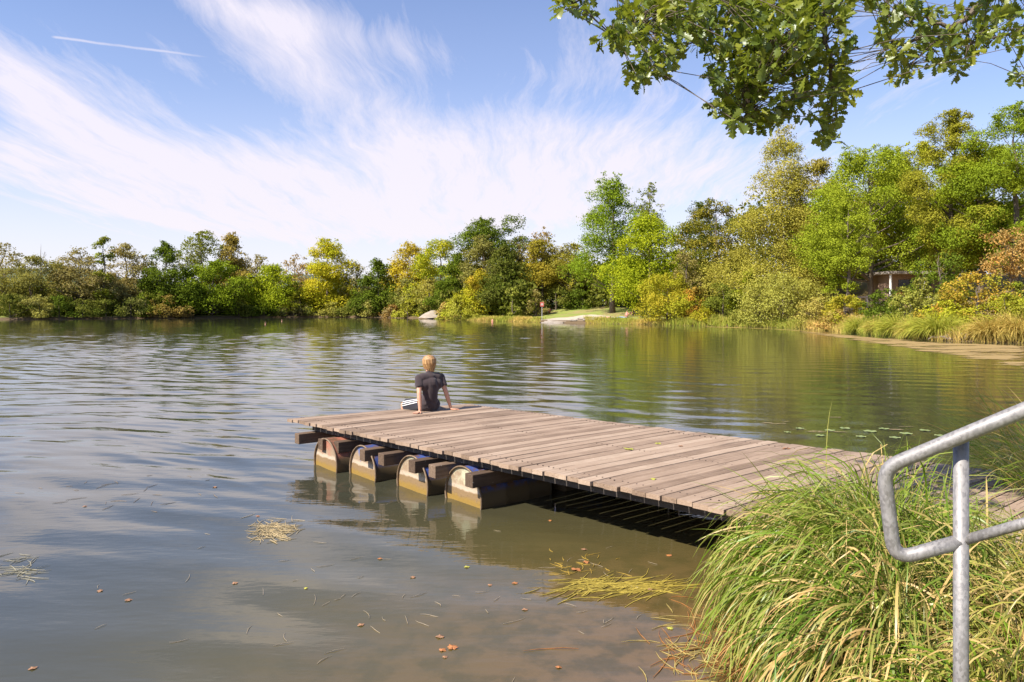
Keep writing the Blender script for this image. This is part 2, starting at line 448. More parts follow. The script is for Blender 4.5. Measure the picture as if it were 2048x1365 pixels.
    skyc = N.mix(1.0, sky.outputs[0], (0.86, 0.91, 1.10), 'MULTIPLY')
    cloud = N.mix(N.mapr(v, 0, 0.35), (5.5, 5.10, 5.35), (5.3, 5.0, 5.6))
    col = N.mix(fac, skyc, cloud)
    nt.links.new(col, bg.inputs[0]); nt.links.new(bg.outputs[0], out.inputs[0])
    L = bpy.data.lights.new('sun', 'SUN'); L.energy = 5.0; L.angle = math.radians(0.53); L.color = (1.0, 0.93, 0.82)
    so = bpy.data.objects.new('sun', L); COL.objects.link(so)
    dirv = Vector((SUN_TO.x*math.cos(SUN_EL), SUN_TO.y*math.cos(SUN_EL), -math.sin(SUN_EL)))
    so.rotation_euler = dirv.to_track_quat('-Z', 'Y').to_euler(); so.location = (-20, -8, 20)
    cam = bpy.data.cameras.new('camera'); co = bpy.data.objects.new('camera', cam); COL.objects.link(co)
    cam.sensor_width = 36; cam.lens = 36*F/2048; cam.clip_end = 6000; cam.clip_start = 0.05
    cam.shift_y = -(682.5-HY)/2048
    co.location = (0, 0, H); co.rotation_euler = (PI/2, 0, 0); SC.camera = co
    SC.view_settings.view_transform = 'Standard'; SC.view_settings.look = 'None'; SC.view_settings.gamma = 1
    SC.view_settings.exposure = 0.86
    SC.cycles.max_bounces = 8; SC.cycles.diffuse_bounces = 3; SC.cycles.glossy_bounces = 3; SC.cycles.transparent_max_bounces = 12
    SC.cycles.caustics_reflective = False; SC.cycles.caustics_refractive = False
    SC.cycles.use_denoising = True
build_light()

# ------------------------------------------------------------------ trees and shrubs
def ray_shore(px):
    Y = 14.0 if px < 2200 else 5.0
    ys = np.arange(Y, 220, 0.5); d = shore_sd(PX(px, 1.0)*ys, ys)
    k = np.argmax(d > 0); return float(ys[k])
PROF = {
 'oval':   lambda h: np.clip(np.sin(PI*np.clip(h, 0, 1)**0.85), 0, 1)**0.55,
 'dome':   lambda h: np.sqrt(np.clip(1-h**2.4, 0, 1))*np.clip(0.55+h*2.2, 0, 1),
 'cone':   lambda h: np.clip(1-h, 0, 1)**0.62*np.clip(0.55+h*3.5, 0, 1),
 'column': lambda h: np.clip(1-h**5, 0, 1)**0.6*(0.72+0.28*np.sin(h*9)),
 'bush':   lambda h: np.sqrt(np.clip(1-h**2, 0, 1)),
 'ash':    lambda h: np.clip(1-h, 0, 1)**0.42*np.clip(0.62+h*1.6, 0, 1)*(0.86+0.14*np.sin(h*15)),
 'spread': lambda h: np.clip(0.45+1.1*h, 0, 1)*np.clip(1-h**6, 0, 1)**0.5,
}
def unit(v): return v/np.maximum(np.linalg.norm(v, axis=1, keepdims=True), 1e-9)
def leaf_faces(rg, C, size, up=0.35, asp=0.62, out=None):
    """rhombic leaves round the centres C; size (n,)"""
    n = len(C)
    nr = rg.normal(0, 1, (n, 3)); nr[:, 2] += up*2.2
    if out is not None: nr += out*1.25
    nr = unit(nr); t = unit(np.cross(nr, rg.normal(0, 1, (n, 3)))); b = np.cross(nr, t)
    L = size[:, None]; W = L*asp
    bend = nr*L*0.16
    V = np.stack([C - t*L*0.5, C + b*W*0.5 + bend, C + t*L*0.5, C - b*W*0.5 + bend], 1).reshape(-1, 3)
    return V, np.arange(4*n, dtype=np.int32).reshape(n, 4)
def crown_np(rg, Hc, R, prof, dens, leaf, nb, lump=1.0, flat=0.7, leaders=3, droop=0.0, patch=0.5, holes=0.0):
    """returns leaf centres, sizes, tints, outward dirs and bough centres of a crown standing on z=0"""
    f = PROF[prof]
    hs = np.linspace(0.02, 0.98, 60); pdf = f(hs)+0.22; pdf /= pdf.sum()
    h = rg.choice(hs, nb, p=pdf) + rg.uniform(-0.01, 0.01, nb)
    a = rg.uniform(0, 2*PI, nb)
    # uneven outline: a few angular lobes that change with height
    ph = rg.uniform(0, 2*PI, 6)
    lob = 1 + 0.16*np.sin(2*a+ph[0]+3*h) + 0.13*np.sin(3*a+ph[1]-5*h) + 0.12*np.sin(7*h*2+ph[2]+a)
    rb = R*rg.uniform(0.16, 0.38, nb)*lump*(0.75+0.5*f(h))*(1.0 - 0.22*h)
    rr = np.maximum(0, f(h)*R*lob*1.08 - rb*0.35) * np.sqrt(rg.uniform(0.18, 1.0, nb))
    B = np.stack([np.cos(a)*rr, np.sin(a)*rr, h*Hc - droop*rr], 1)
    B[:, 2] = np.maximum(B[:, 2], rb*0.35)
    B[:, 2] = np.minimum(B[:, 2], Hc - rb*0.45)
    # leader shoots that break the top
    for k in range(leaders):
        hh = rg.uniform(0.80, 0.97); q = rg.uniform(0, 2*PI); r0 = f(np.array([hh]))[0]*R*0.8*rg.random()
        m = 4; zz = np.linspace(hh-0.06, min(1.0, hh+0.15), m)*Hc
        S = np.stack([np.cos(q)*r0+rg.normal(0, R*0.05, m), np.sin(q)*r0+rg.normal(0, R*0.05, m), zz], 1)
        B = np.vstack([B, S]); rb = np.concatenate([rb, R*np.linspace(0.15, 0.05, m)])
    nbt = len(B)
    area = rb**1.7
    n = int(dens*1.35*PI*R*Hc/(0.31*leaf*leaf*2))
    sub_n = max(nbt*5, n//9)
    bi = rg.choice(nbt, sub_n, p=area/area.sum())
    dr = unit(rg.normal(0, 1, (sub_n, 3)) + np.array([0, 0, 0.35]))
    S = B[bi] + dr*rb[bi][:, None]*rg.uniform(0.62, 1.05, sub_n)[:, None]*np.array([1, 1, flat])
    si = rg.integers(0, sub_n, n)
    C = S[si] + rg.normal(0, 1, (n, 3))*(rb[bi][si]*0.14 + leaf*0.40)[:, None]*np.array([1, 1, 0.7])
    tb = rg.normal(0, 1, nbt); ts = rg.normal(0, 1, sub_n)
    tint = 0.5 + patch*0.28*tb[bi][si] + 0.12*ts[si] + 0.10*rg.normal(0, 1, n)
    C[:, 2] = np.maximum(C[:, 2], 0.02)
    return C, leaf*rg.uniform(0.75, 1.35, n), np.clip(tint, 0, 1), dr[si], B, rb
def trunk_mesh(rg, Ht, r0, B, base_frac, nl, lean=(0, 0), fork=False, thin=1.0):
    mb = MB(); n = 9; pts = []; rad = []
    wob = rg.normal(0, 0.018*Ht, (n, 2)); wob[0] = 0
    for i in range(n):
        t = i/(n-1); pts.append(Vector((lean[0]*t + wob[i][0]*t, lean[1]*t + wob[i][1]*t, -0.3 + t*(Ht*0.93+0.3)))); rad.append(r0*(1-t)**0.8*(1.25 if i == 0 else 1) + 0.012*thin)
    mb.tube(pts, rad, 8)
    def at(z):
        t = min(0.999, max(0, (z+0.3)/(Ht*0.93+0.3))); k = t*(n-1); i = int(k); fr = k-i
        return pts[i].lerp(pts[min(n-1, i+1)], fr), rad[i]*(1-fr)+rad[min(n-1, i+1)]*fr
    idx = rg.permutation(len(B))[:nl]
    for i in idx:
        e = Vector(B[i]); rr = math.hypot(e.x, e.y)
        z0 = max(base_frac*Ht*0.85, e.z - 0.45*rr - 0.12*Ht*rg.random()); z0 = min(z0, e.z*0.95) if e.z > base_frac*Ht*0.9 else max(0.3, e.z*0.6)
        s, r = at(z0); mid = s.lerp(e, 0.5) + Vector((rg.normal(0, 0.04)*rr, rg.normal(0, 0.04)*rr, -0.05*rr))
        rl = max(0.015*thin, min(r*0.55, 0.012*(e-s).length*1.6+0.02))
        mb.tube([s, s.lerp(mid, 0.5)+Vector((0, 0, 0.01*rr)), mid, mid.lerp(e, 0.6), e], [rl, rl*0.8, rl*0.6, rl*0.4, 0.008], 5, False)
        for k in range(2):
            d = Vector(rg.normal(0, 1, 3)); d.z = abs(d.z)*0.6; d.normalize()
            q = mid.lerp(e, 0.3+0.4*rg.random()); mb.tube([q, q+d*rr*0.14+Vector((0,0,.1)), q+d*rr*0.3+Vector((0,0,.25))], [rl*0.35, rl*0.22, 0.006], 4, False)
    return mb
_seed = [100]
def tree(name, label, cat, px, back, top, wpx, prof='oval', cb=0.12, dens=2.6, c1=(0.07,0.12,0.02), c2=(0.12,0.17,0.03), nb=None, leaf=None,
         bark=None, nl=16, r0=None, leaders=3, patch=0.5, lump=1.0, flat=0.7, trans=0.35, lean=0.0, group=None, Y=None, droop=0.0, depth=1.0, single=False):
    _seed[0] += 1; rg = np.random.default_rng(_seed[0])
    if Y is None: Y = ray_shore(px) + back
    if px < 1010 and top < 545: wpx *= 1.22; dens *= 1.35
    trans *= 0.8
    x = PX(px, Y); z = gz(x, Y)
    Ht = PZ(top, Y) - z; R = wpx/2/F*Y*1.14
    if leaf is None: leaf = max(0.105, 0.0022*Y)
    if nb is None: nb = int(np.clip(40*(Ht*(1-cb)/max(R, .3))**0.6, 20, 95))
    Hc = Ht*(1-cb)
    C, sz, tint, out, B, rb = crown_np(rg, Hc, R, prof, dens, leaf, nb, lump, flat, leaders, droop, patch)
    C[:, 2] += cb*Ht; B = B.copy(); B[:, 2] += cb*Ht
    if lean: C[:, 0] += lean*C[:, 2]/Ht; B[:, 0] += lean*B[:, 2]/Ht
    V, Fc = leaf_faces(rg, C, sz, out=out)
    root = empty(name, (x, Y, z), 0)
    tag(root, label, cat, group)
    link('crown' if Ht > 3.2 else 'foliage', np_mesh('crown', V, Fc, {'tint': tint}), leaf_mat(c1, c2, trans), root)
    if r0 is None: r0 = 0.018*Ht + 0.03
    trunk_mesh(rg, Ht, r0, B, cb, nl, (lean, 0)).build('trunk' if Ht > 3.2 else 'stems', bark or M_bark, root, True)
    return root
# leaf colours (base albedo)
DG = (0.052, 0.085, 0.016); MG = (0.098, 0.150, 0.018); BG = (0.165, 0.235, 0.020); YG = (0.250, 0.290, 0.020)
OL = (0.145, 0.155, 0.040); GO = (0.175, 0.180, 0.075); GR = (0.205, 0.180, 0.095); BR = (0.240, 0.150, 0.050)
YE = (0.360, 0.320, 0.035); AU = (0.255, 0.215, 0.035); OR = (0.440, 0.170, 0.030); WI = (0.200, 0.230, 0.060); PG = (0.26, 0.27, 0.075)

def bare_tree(label, px, back, top, wpx, n=14, group=None, col=None):
    _seed[0] += 1; rg = np.random.default_rng(_seed[0])
    Y = ray_shore(px)+back; x = PX(px, Y); z = gz(x, Y); Ht = PZ(top, Y)-z; R = wpx/2/F*Y
    root = empty('bare_tree', (x, Y, z)); tag(root, label, 'tree', group)
    mb = MB(); mb.tube([(0,0,-.3),(0.1,0,Ht*.4),(-.1,0,Ht*.75),(0,0,Ht)], [0.02*Ht*.8, .012*Ht, .006*Ht, .01], 7)
    mb.build('trunk', M_barkgrey, root, True); tw = MB()
    for k in range(n):
        z0 = Ht*rg.uniform(.35, .9); a = rg.uniform(0, 2*PI); r = R*rg.uniform(.5, 1)*(1.15-z0/Ht*.5)
        e = Vector((math.cos(a)*r, math.sin(a)*r, z0+r*rg.uniform(.8, 1.6))); e.z = min(e.z, Ht*1.0)
        s = Vector((0, 0, z0)); m = s.lerp(e, .5)+Vector((rg.normal()*.1*r, 0, -.1*r)); tw.tube([s, m, e], [.055, .035, .012], 4, False)
        for j in range(5):
            q = s.lerp(e, rg.uniform(.35, 1)); d = Vector(rg.normal(0, 1, 3)); d.z = abs(d.z)+.5; d.normalize()
            tw.tube([q, q+d*r*.45], [.025, .008], 3, False)
    tw.build('branches', M_barkgrey, root)
    return root

T = tree
# --- background row on the far left shore
T('half_bare_tree', 'thin half bare brown tree at the far left edge of the picture', 'tree', 8, 12, 486, 62, 'oval', .25, 0.9, GR, OL, nl=26)
T('willow', 'low greyish green willow mound near the left edge of the far bank', 'tree', 62, 7, 516, 100, 'dome', .05, 2.4, GO, OL, leaders=1)
bare_tree('leafless tree sticking up above the grey willows at far left', 82, 10, 488, 34, 9)
bare_tree('small leafless tree between the two grey willows at far left', 122, 9, 525, 34, 8)
T('willow', 'grey green willow with dark branches showing, left of the slim poplar', 'tree', 160, 6, 497, 82, 'oval', .1, 1.9, GR, GO, nl=30, leaders=4)
T('poplar', 'slim columnar yellowish green poplar with its trunk visible on the far left bank', 'tree', 207, 4, 474, 36, 'column', .22, 2.2, OL, BG, nb=34, leaders=2, leaf=.36)
T('willow', 'tall round topped greyish brown willow right of the slim poplar', 'tree', 252, 8, 489, 72, 'dome', .1, 2.6, GR, GO, leaders=1)
T('ash_tree', 'dark green pointed tree, greenest of the far left bank', 'tree', 330, 4, 485, 88, 'cone', .1, 3.0, DG, MG, leaders=3)
T('alder', 'tall thin leaved olive tree behind the bright maple on the left bank', 'tree', 403, 10, 463, 66, 'oval', .35, 1.6, OL, MG, nl=26, leaders=5)
T('alder', 'tall brownish gold tree just right of the bright maple on the left bank', 'tree', 462, 9, 466, 74, 'cone', .12, 2.3, GR, AU, leaders=4)
T('maple', 'bright green maple reaching down to the water on the left bank', 'tree', 425, 2.5, 522, 92, 'dome', .03, 3.0, MG, BG)
T('brown_tree', 'twiggy greyish brown tree behind the round lime green maple', 'tree', 520, 12, 512, 56, 'oval', .2, 1.3, GR, GO, nl=26)
T('maple', 'round lime green maple left of the yellow poplar on the far bank', 'tree', 545, 4, 534, 84, 'dome', .08, 3.0, BG, YG)
T('brown_tree', 'thin brown twiggy tree between the lime maple and the yellow poplar', 'tree', 590, 12, 511, 58, 'oval', .2, 1.2, GR, BR, nl=26)
T('yellow_poplar', 'tall poplar turned bright yellow on the far bank', 'tree', 655, 5, 481, 100, 'ash', .05, 2.6, YG, YE, leaders=4, patch=.9)
T('brown_tree', 'sparse grey leafless looking tree right of the yellow poplar', 'tree', 712, 10, 528, 52, 'oval', .25, 0.8, GR, GO, nl=30)
T('maple', 'dark green small maple right of the yellow poplar on the far bank', 'tree', 757, 4, 517, 68, 'cone', .03, 3.0, DG, MG)
T('golden_tree', 'amber and yellow tree behind the olive willow by the sand heap', 'tree', 818, 16, 487, 72, 'oval', .1, 2.3, AU, YE, leaders=4, patch=.8)
T('lime_tree', 'green and yellow mottled tree right of the amber tree', 'tree', 880, 16, 482, 78, 'oval', .1, 2.5, BG, YE, leaders=4, patch=.9)
T('dark_alder', 'narrow dark green tree left of the tall oak behind the meadow', 'tree', 928, 16, 492, 54, 'oval', .1, 2.8, DG, MG)
T('oak_tree', 'tall dark oak with two rounded heads, highest left of the meadow', 'tree', 985, 22, 437, 96, 'spread', .35, 2.3, DG, MG, nb=26, lump=1.1, leaders=2)
T('willow', 'grey green willow in front of the tall dark oak', 'tree', 968, 13, 472, 66, 'dome', .1, 2.5, GO, OL)
T('brown_tree', 'reddish brown thin topped tree behind the golden chestnut', 'tree', 1085, 30, 457, 62, 'oval', .3, 1.3, GR, BR, nl=24)
T('brown_tree', 'pale brown tree between the tall oak and the golden chestnut', 'tree', 1038, 28, 475, 64, 'oval', .2, 1.5, GR, OL, nl=24)
T('orange_maple', 'small maple turning orange and yellow at the left end of the meadow', 'tree', 958, 6, 541, 54, 'oval', .08, 2.8, YG, (.30,.22,.04), patch=.9)
T('maple', 'dark green pointed maple with bare lower trunk on the left of the meadow', 'tree', 1007, 9, 490, 76, 'cone', .17, 3.1, DG, (0.10,0.11,0.03), leaders=2)
T('chestnut_tree', 'golden brown horse chestnut behind the meadow, left of the tall ash', 'tree', 1086, 20, 478, 94, 'oval', .15, 3.0, (0.14,0.15,0.025), (.25,.21,.035), leaders=1, flat=.45)
T('olive_tree', 'yellowish olive tree left of the tall ash behind the meadow', 'tree', 1150, 22, 488, 84, 'oval', .15, 2.5, OL, (.22,.21,.035))
T('sapling', 'young slim maple sapling standing alone on the left of the meadow', 'tree', 1025, 4, 576, 30, 'column', .08, 2.2, MG, PG, nb=16, leaf=.26)
T('ash_tree', 'tall ash with long bare trunk on the beach meadow', 'tree', 1225, 13, 350, 168, 'ash', .18, 2.3, (.10,.17,.02), BG, nb=90, lump=.82, nl=30, leaders=6, r0=.36)
T('ash_tree', 'narrow ash top standing behind the right side of the tall meadow ash', 'tree', 1298, 24, 367, 60, 'oval', .25, 1.7, MG, OL, nl=26, leaders=5)
T('lime_tree', 'large bright yellow green tree right of the tall meadow ash', 'tree', 1300, 10, 428, 130, 'dome', .06, 2.9, BG, YG, leaders=3)
T('dark_oak', 'dark brownish green tree behind the gap right of the lime tree', 'tree', 1398, 26, 405, 74, 'dome', .1, 2.7, DG, (0.10,0.12,0.03))
T('chestnut_tree', 'green horse chestnut with golden tipped leaves left of the birch', 'tree', 1432, 15, 399, 128, 'oval', .08, 3.0, (.07,.10,.018), (.22,.19,.035), leaders=2, patch=.8, flat=.5)
T('grey_thicket', 'pale twiggy thicket between the lime tree and the green chestnut', 'shrub', 1373, 7, 500, 70, 'dome', .04, 1.5, GR, OL, nl=34)
T('birch', 'tall birch with white trunk and sparse olive leaves on the right bank', 'tree', 1566, 11, 256, 225, 'cone', .10, 2.3, (0.20,0.215,0.045), (0.26,0.245,0.06), nb=130, lump=.80, nl=46, leaders=2, bark=M_birch, r0=.21, droop=.18, leaf=.17)
T('birch', 'second shorter birch leaning to the right of the tall birch', 'tree', 1632, 16, 322, 140, 'oval', .12, 2.4, (.18,.18,.04), (0.25,0.22,0.06), nb=60, lump=.85, nl=26, leaders=4, bark=M_birch, leaf=.19)
# --- the big group on the right
T('oak_tree', 'broad fresh green oak right of the birches, boughs down to the slope', 'tree', 1742, 13, 300, 240, 'dome', .22, 2.7, (0.13,0.195,0.02), (0.21,0.26,0.03), nb=80, lump=.78, nl=34, leaders=7, Y=73, patch=.6)
T('maple', 'round yellow green maple between the broad oak and the dark limbed tree', 'tree', 1835, 16, 292, 150, 'oval', .12, 2.5, (0.16,0.19,0.02), YG, nb=60, lump=.8, leaders=6, Y=78)
T('dark_limbed_tree', 'tall thin crowned tree with dark limbs showing near the right edge', 'tree', 1905, 12, 224, 160, 'oval', .18, 2.3, (.16,.17,.03), (0.22,0.24,0.03), nb=80, lump=.7, nl=46, leaders=7, Y=64, r0=.3)
T('maple', 'tall green maple at the right edge of the picture', 'tree', 2030, 12, 216, 210, 'dome', .14, 2.8, (.13,.19,.02), (0.15,0.22,0.025), nb=70, lump=.75, leaders=5, Y=60)
T('maple', 'mid green tree with low boughs left of the right edge maple', 'tree', 1962, 12, 285, 150, 'oval', .18, 2.7, (0.14,0.18,0.02), BG, nb=46, lump=.8, leaders=5, Y=62)
T('maple', 'low yellow green tree hiding the left part of the terrace', 'tree', 1694, 12, 402, 100, 'dome', .26, 2.8, (0.14,0.20,0.02), (0.21,0.26,0.03), Y=64, nb=46)
T('rust_tree', 'small thin tree with rusty orange leaves by the right end of the terrace', 'tree', 2022, 12, 458, 110, 'spread', .35, 1.6, GR, (.34,.20,.07), Y=56, nl=30, leaf=.17)
T('maple', 'small dark tree growing in front of the terrace steps', 'tree', 1880, 12, 500, 92, 'dome', .1, 1.9, DG, MG, Y=57, leaf=.17, nl=22)
T('olive_tree', 'olive tree filling the background between birch and oak', 'tree', 1668, 22, 372, 120, 'oval', .1, 2.6, OL, (0.20,0.18,0.05), Y=92)
T('olive_tree', 'olive green tree standing in the background behind the terrace', 'tree', 1800, 30, 330, 200, 'dome', .1, 2.6, MG, OL, Y=98)
T('olive_tree', 'bushy green tree in the background beside the right edge', 'tree', 1990, 30, 300, 200, 'dome', .1, 2.6, MG, BG, Y=88)

# --- shrubs along the banks
def S(label, px, back, top, wpx, c1, c2, prof='bush', dens=3.0, cat='shrub', name='shrub', **k):
    k.setdefault('leaders', 2); k.setdefault('nb', 22); k.setdefault('nl', 8)
    return T(name, label, cat, px, back, top, wpx, prof, k.pop('cb', 0.0), dens, c1, c2, **k)
S('tall dark green bush on the far bank, last at the left edge', 20, 1.2, 590, 70, DG, OL)
S('pale grey green bush at the water, far left', 78, 0.8, 592, 56, GO, PG)
S('dark green bush right of the pale grey one at far left', 118, 1.2, 594, 60, DG, MG)
S('dark olive bush under the grey green willow', 165, 1.0, 600, 62, DG, OL)
S('blackish green bush at the foot of the slim poplar', 212, 1.0, 602, 66, DG, OL)
S('dark green bush below the greyish brown willow', 262, 1.0, 598, 60, DG, GO)
S('orange brown bush at the foot of the dark pointed tree', 338, 0.6, 590, 66, (.22,.165,.07), (.16,.155,.04), dens=2.6)
S('olive bush between the slim poplar and the dark pointed tree', 292, 1.5, 585, 50, MG, OL)
S('rosy brown twiggy bush at the water below the maple', 364, 0.4, 616, 30, GR, BR, dens=2)
S('dark bush below the brownish gold tree on the left bank', 478, 0.8, 602, 66, DG, OL)
S('low dark green bush under the round lime maple', 528, 0.8, 606, 70, DG, MG)
S('dark brown low bush right of the round lime maple', 588, 0.8, 604, 60, DG, GR)
S('yellowish bush left of the foot of the yellow poplar', 600, 2.0, 585, 46, YG, OL)
S('olive green bush at the foot of the yellow poplar', 668, 0.5, 606, 50, OL, PG)
S('blackish bush under the sparse grey tree', 712, 1.5, 600, 60, DG, OL)
S('pale grey bush at the water left of the dark small maple', 738, 0.4, 602, 36, PG, GO)
S('wine brown low bush at the water before the sand heap', 783, 0.4, 612, 40, BR, GR, dens=2.2)
S('grey green willow bush above the sand heap', 816, 5, 556, 60, GO, WI)
S('olive willow with leaning dark stem above the sand heap', 868, 6, 558, 64, (0.24,0.22,0.07), WI, 'dome', cb=.2, nl=24, lean=-1.2)
S('light yellow green willow bush left of the sand heap', 815, 1.2, 598, 56, PG, YG)
S('light green feathery willow bush right of the sand heap', 925, 0.8, 597, 90, PG, YG, nl=22)
S('pinkish brown reedy bush just right of the sand heap', 893, 0.8, 606, 34, (0.34,0.25,0.13), PG)
S('dark green shrub behind the feathery willow bush', 905, 8, 560, 80, MG, DG)
S('brown round bush at the back of the meadow', 1072, 10, 580, 42, GR, OL, nl=20)
S('dark hedge bush behind the meadow, left of the brown round bush', 1035, 16, 578, 60, DG, MG)
S('dark hedge bush behind the meadow sign', 1112, 19, 575, 66, DG, OL)
S('dark hedge bush behind the middle of the meadow', 1165, 21, 580, 66, DG, MG)
S('dark hedge bush left of the tall ash trunk', 1212, 22, 578, 60, DG, OL)
S('dark hedge bush right of the tall ash trunk', 1262, 20, 570, 66, DG, MG)
S('yellow green bush with golden patches where the meadow ends', 1335, 3.0, 548, 120, (.20,.24,.025), (.28,.25,.03), 'dome', patch=.8, nb=34, nl=20)
S('reddish tipped bush right of the golden patched bush', 1392, 3.0, 574, 60, OL, (.36,.20,.04), patch=.9, dens=2.5)
S('lime green bush between the chestnut and the birch', 1498, 5.0, 540, 74, YG, BG)
S('mid green bush below the green chestnut', 1446, 3.5, 568, 80, MG, OL)
S('small yellow bush at the water below the chestnut', 1410, 0.8, 612, 50, YG, AU)
S('large pale feathery willow bush below the birches', 1566, 3.0, 556, 156, PG, WI, 'bush', name='willow_bush', nb=40, nl=30, leaf=.16, flat=1.1)
S('smaller pale willow bush at the right foot of the large one', 1632, 2.0, 596, 70, PG, (0.28,0.24,0.09), leaf=.16)
S('low olive bush at the left foot of the large willow bush', 1500, 2.0, 598, 60, OL, WI, leaf=.17)
S('yellow and orange bush right of the pale willow bushes', 1688, 4.0, 592, 88, (.19,.23,.025), (.27,.23,.035), leaf=.16, patch=.9)
S('dark green round bush on the slope below the terrace', 1768, 5.0, 580, 76, DG, MG, leaf=.15)
S('fine leaved grey green bush on the slope right of the dark round one', 1842, 4.0, 558, 96, WI, OL, leaf=.14, nl=26)
S('rose bush with red hips and orange leaves below the terrace', 1955, 4.5, 546, 140, (0.18,0.22,0.03), (.36,.21,.05), leaf=.14, nb=36, patch=.5)
S('yellow leaved low bush at the water right of the grey green bush', 1900, 3.0, 606, 90, YG, (.26,.27,.04), leaf=.14)
S('yellow green bush in the lower right of the bank', 2010, 3.0, 590, 110, YG, OL, leaf=.13, nb=30)
S('sprawling green bush at the right edge beyond the rose bush', 2050, 5.0, 566, 80, BG, OL, leaf=.14)
S('straw coloured low bush at the water below the yellow orange bush', 1668, 1.2, 622, 60, (0.34,0.22,0.10), PG, leaf=.15)

# far wood behind the named trees, seen only through gaps
def far_wood():
    rg = np.random.default_rng(77); Cs = []; sz = []; ti = []
    for q, px in enumerate(np.concatenate([np.arange(-160, 2300, 15.0), np.arange(-150, 1050, 13.0)])):
        Y0 = ray_shore(min(max(px, 0), 2040)) + (26 if px < 1500 else 40) + rg.uniform(-4, 6)
        if q > 164: Y0 -= 17
        if px > 1600: Y0 = max(Y0, 100)
        x = PX(px, Y0); z = gz(x, Y0)
        topy = (572 if px < 1000 else (520 if px < 1480 else 400)) + rg.normal(0, 12) + (22 if q > 164 else 0)
        Ht = PZ(topy, Y0)-z; R = 2.6
        n = 500
        d = unit(rg.normal(0, 1, (n, 3))); c = np.array([x, Y0, z+Ht*.5]) + d*np.array([R, R, Ht*.5])*rg.uniform(.7, 1, (n, 1)) + rg.normal(0, .4, (n, 3))
        Cs.append(c); sz.append(np.full(n, .6)*rg.uniform(.7, 1.4, n)); ti.append(np.full(n, rg.random())*.6+rg.random(n)*.4)
    C = np.concatenate(Cs); V, Fc = leaf_faces(rg, C, np.concatenate(sz))
    o = link('far_wood', np_mesh('far_wood', V, Fc, {'tint': np.concatenate(ti)}), leaf_mat(DG, OL))
    tag(o, 'shady wood closing the gaps behind the trees round the lake', 'wood', kind='stuff')
far_wood()

# ------------------------------------------------------------------ blades: reeds, sedge and grass as real strips
def blades(rg, base, direc, length, width, droop, nseg=6, curl=None):
    """strips of nseg quads: start at base, leave along direc (unit) and fall over by gravity"""
    n = len(base); pts = np.zeros((n, nseg+1, 3)); pts[:, 0] = base
    d = direc.copy(); seg = (length/nseg)[:, None]
    ki = rg.integers(1, nseg+14, n)
    for i in range(nseg):
        kk = (ki == i)
        if kk.any() and nseg > 7: d[kk] += rg.normal(0, .45, (int(kk.sum()), 3)) - np.array([0, 0, .75])
        d[:, 2] -= droop*(1.0/nseg)*(0.5+1.4*i/nseg)
        if curl is not None: d[:, :2] += curl/nseg
        d = unit(d); pts[:, i+1] = pts[:, i] + d*seg
    side = unit(np.stack([-direc[:, 1], direc[:, 0], np.zeros(n)], 1) + rg.normal(0, .55, (n, 3)))
    w = np.array([0.75] + [1.0]*(nseg-2) + [0.6, 0.08])[:nseg+1] if nseg > 2 else np.array([1, .8, .1])
    L = pts - side[:, None]*(width[:, None, None]*w[None, :, None]*0.5); Rr = pts + side[:, None]*(width[:, None, None]*w[None, :, None]*0.5)
    V = np.stack([L, Rr], 2).reshape(-1, 3); m = nseg+1
    k = np.arange(n)[:, None]*(2*m) + np.arange(nseg)[None, :]*2
    Fc = np.stack([k, k+1, k+3, k+2], -1).reshape(-1, 4)
    return V, Fc
def shore_points(rg, n, s0, s1, lo, hi):
    """points beside the shoreline polyline between vertex numbers s0..s1, offset lo..hi metres inland"""
    P = SHORE[s0:s1+1]; seg = np.linalg.norm(np.diff(P, axis=0), axis=1); c = np.concatenate([[0], np.cumsum(seg)])
    t = rg.uniform(0, c[-1], n); i = np.clip(np.searchsorted(c, t)-1, 0, len(seg)-1); f = (t-c[i])/seg[i]
    p = P[i]*(1-f[:, None]) + P[i+1]*f[:, None]; e = (P[i+1]-P[i])/seg[i][:, None]
    nrm = np.stack([e[:, 1], -e[:, 0]], 1)      # inland side for this winding
    return p + nrm*rg.uniform(lo, hi, n)[:, None]
def find_vertex(x, y): return int(np.argmin(np.hypot(SHORE[:, 0]-x, SHORE[:, 1]-y)))
def shore_grass():
    rg = np.random.default_rng(5)
    a = find_vertex(27.8, 39.5); b = find_vertex(-13, 127)
    n = 26000
    p = shore_points(rg, n, a, b, -0.3, 2.0)
    ok = ~((p[:, 0] > 3.6) & (p[:, 0] < 9.0) & (p[:, 1] > 90) & (p[:, 1] < 100)); p = p[ok]; n = len(p)
    clump = 0.5+0.5*np.sin(p[:, 0]*2.1+1)*np.sin(p[:, 1]*1.7) + 0.3*np.sin(p[:, 0]*0.6+p[:, 1]*0.9)
    base = np.column_stack([p, np.maximum(ground_z(p[:, 0], p[:, 1]), -0.02)])
    ln = (0.45+0.65*np.clip(clump, 0, 1.3))*rg.uniform(.7, 1.2, n)
    ln *= np.where(p[:, 1] > 82, 0.5, 0.85)
    d = unit(np.column_stack([rg.normal(0, .25, n), rg.normal(0, .25, n), np.ones(n)]))
    V, Fc = blades(rg, base, d, ln, rg.uniform(.03, .06, n)*(p[:, 1]/70+.25), rg.uniform(.2, 1.0, n), 3)
    ti = np.repeat(np.clip(.5+.35*np.sin(p[:, 0]*.5+2*np.sin(p[:, 1]*.33))+rg.normal(0, .2, n), 0, 1), 3)
    o = link('shore_grass', np_mesh('shore_grass', V, Fc, {'tint': ti}), leaf_mat((0.19,0.25,0.05), (0.40,0.30,0.13)))
    tag(o, 'tall grass and reeds fringing the right hand shore', 'grass', kind='stuff')
shore_grass()
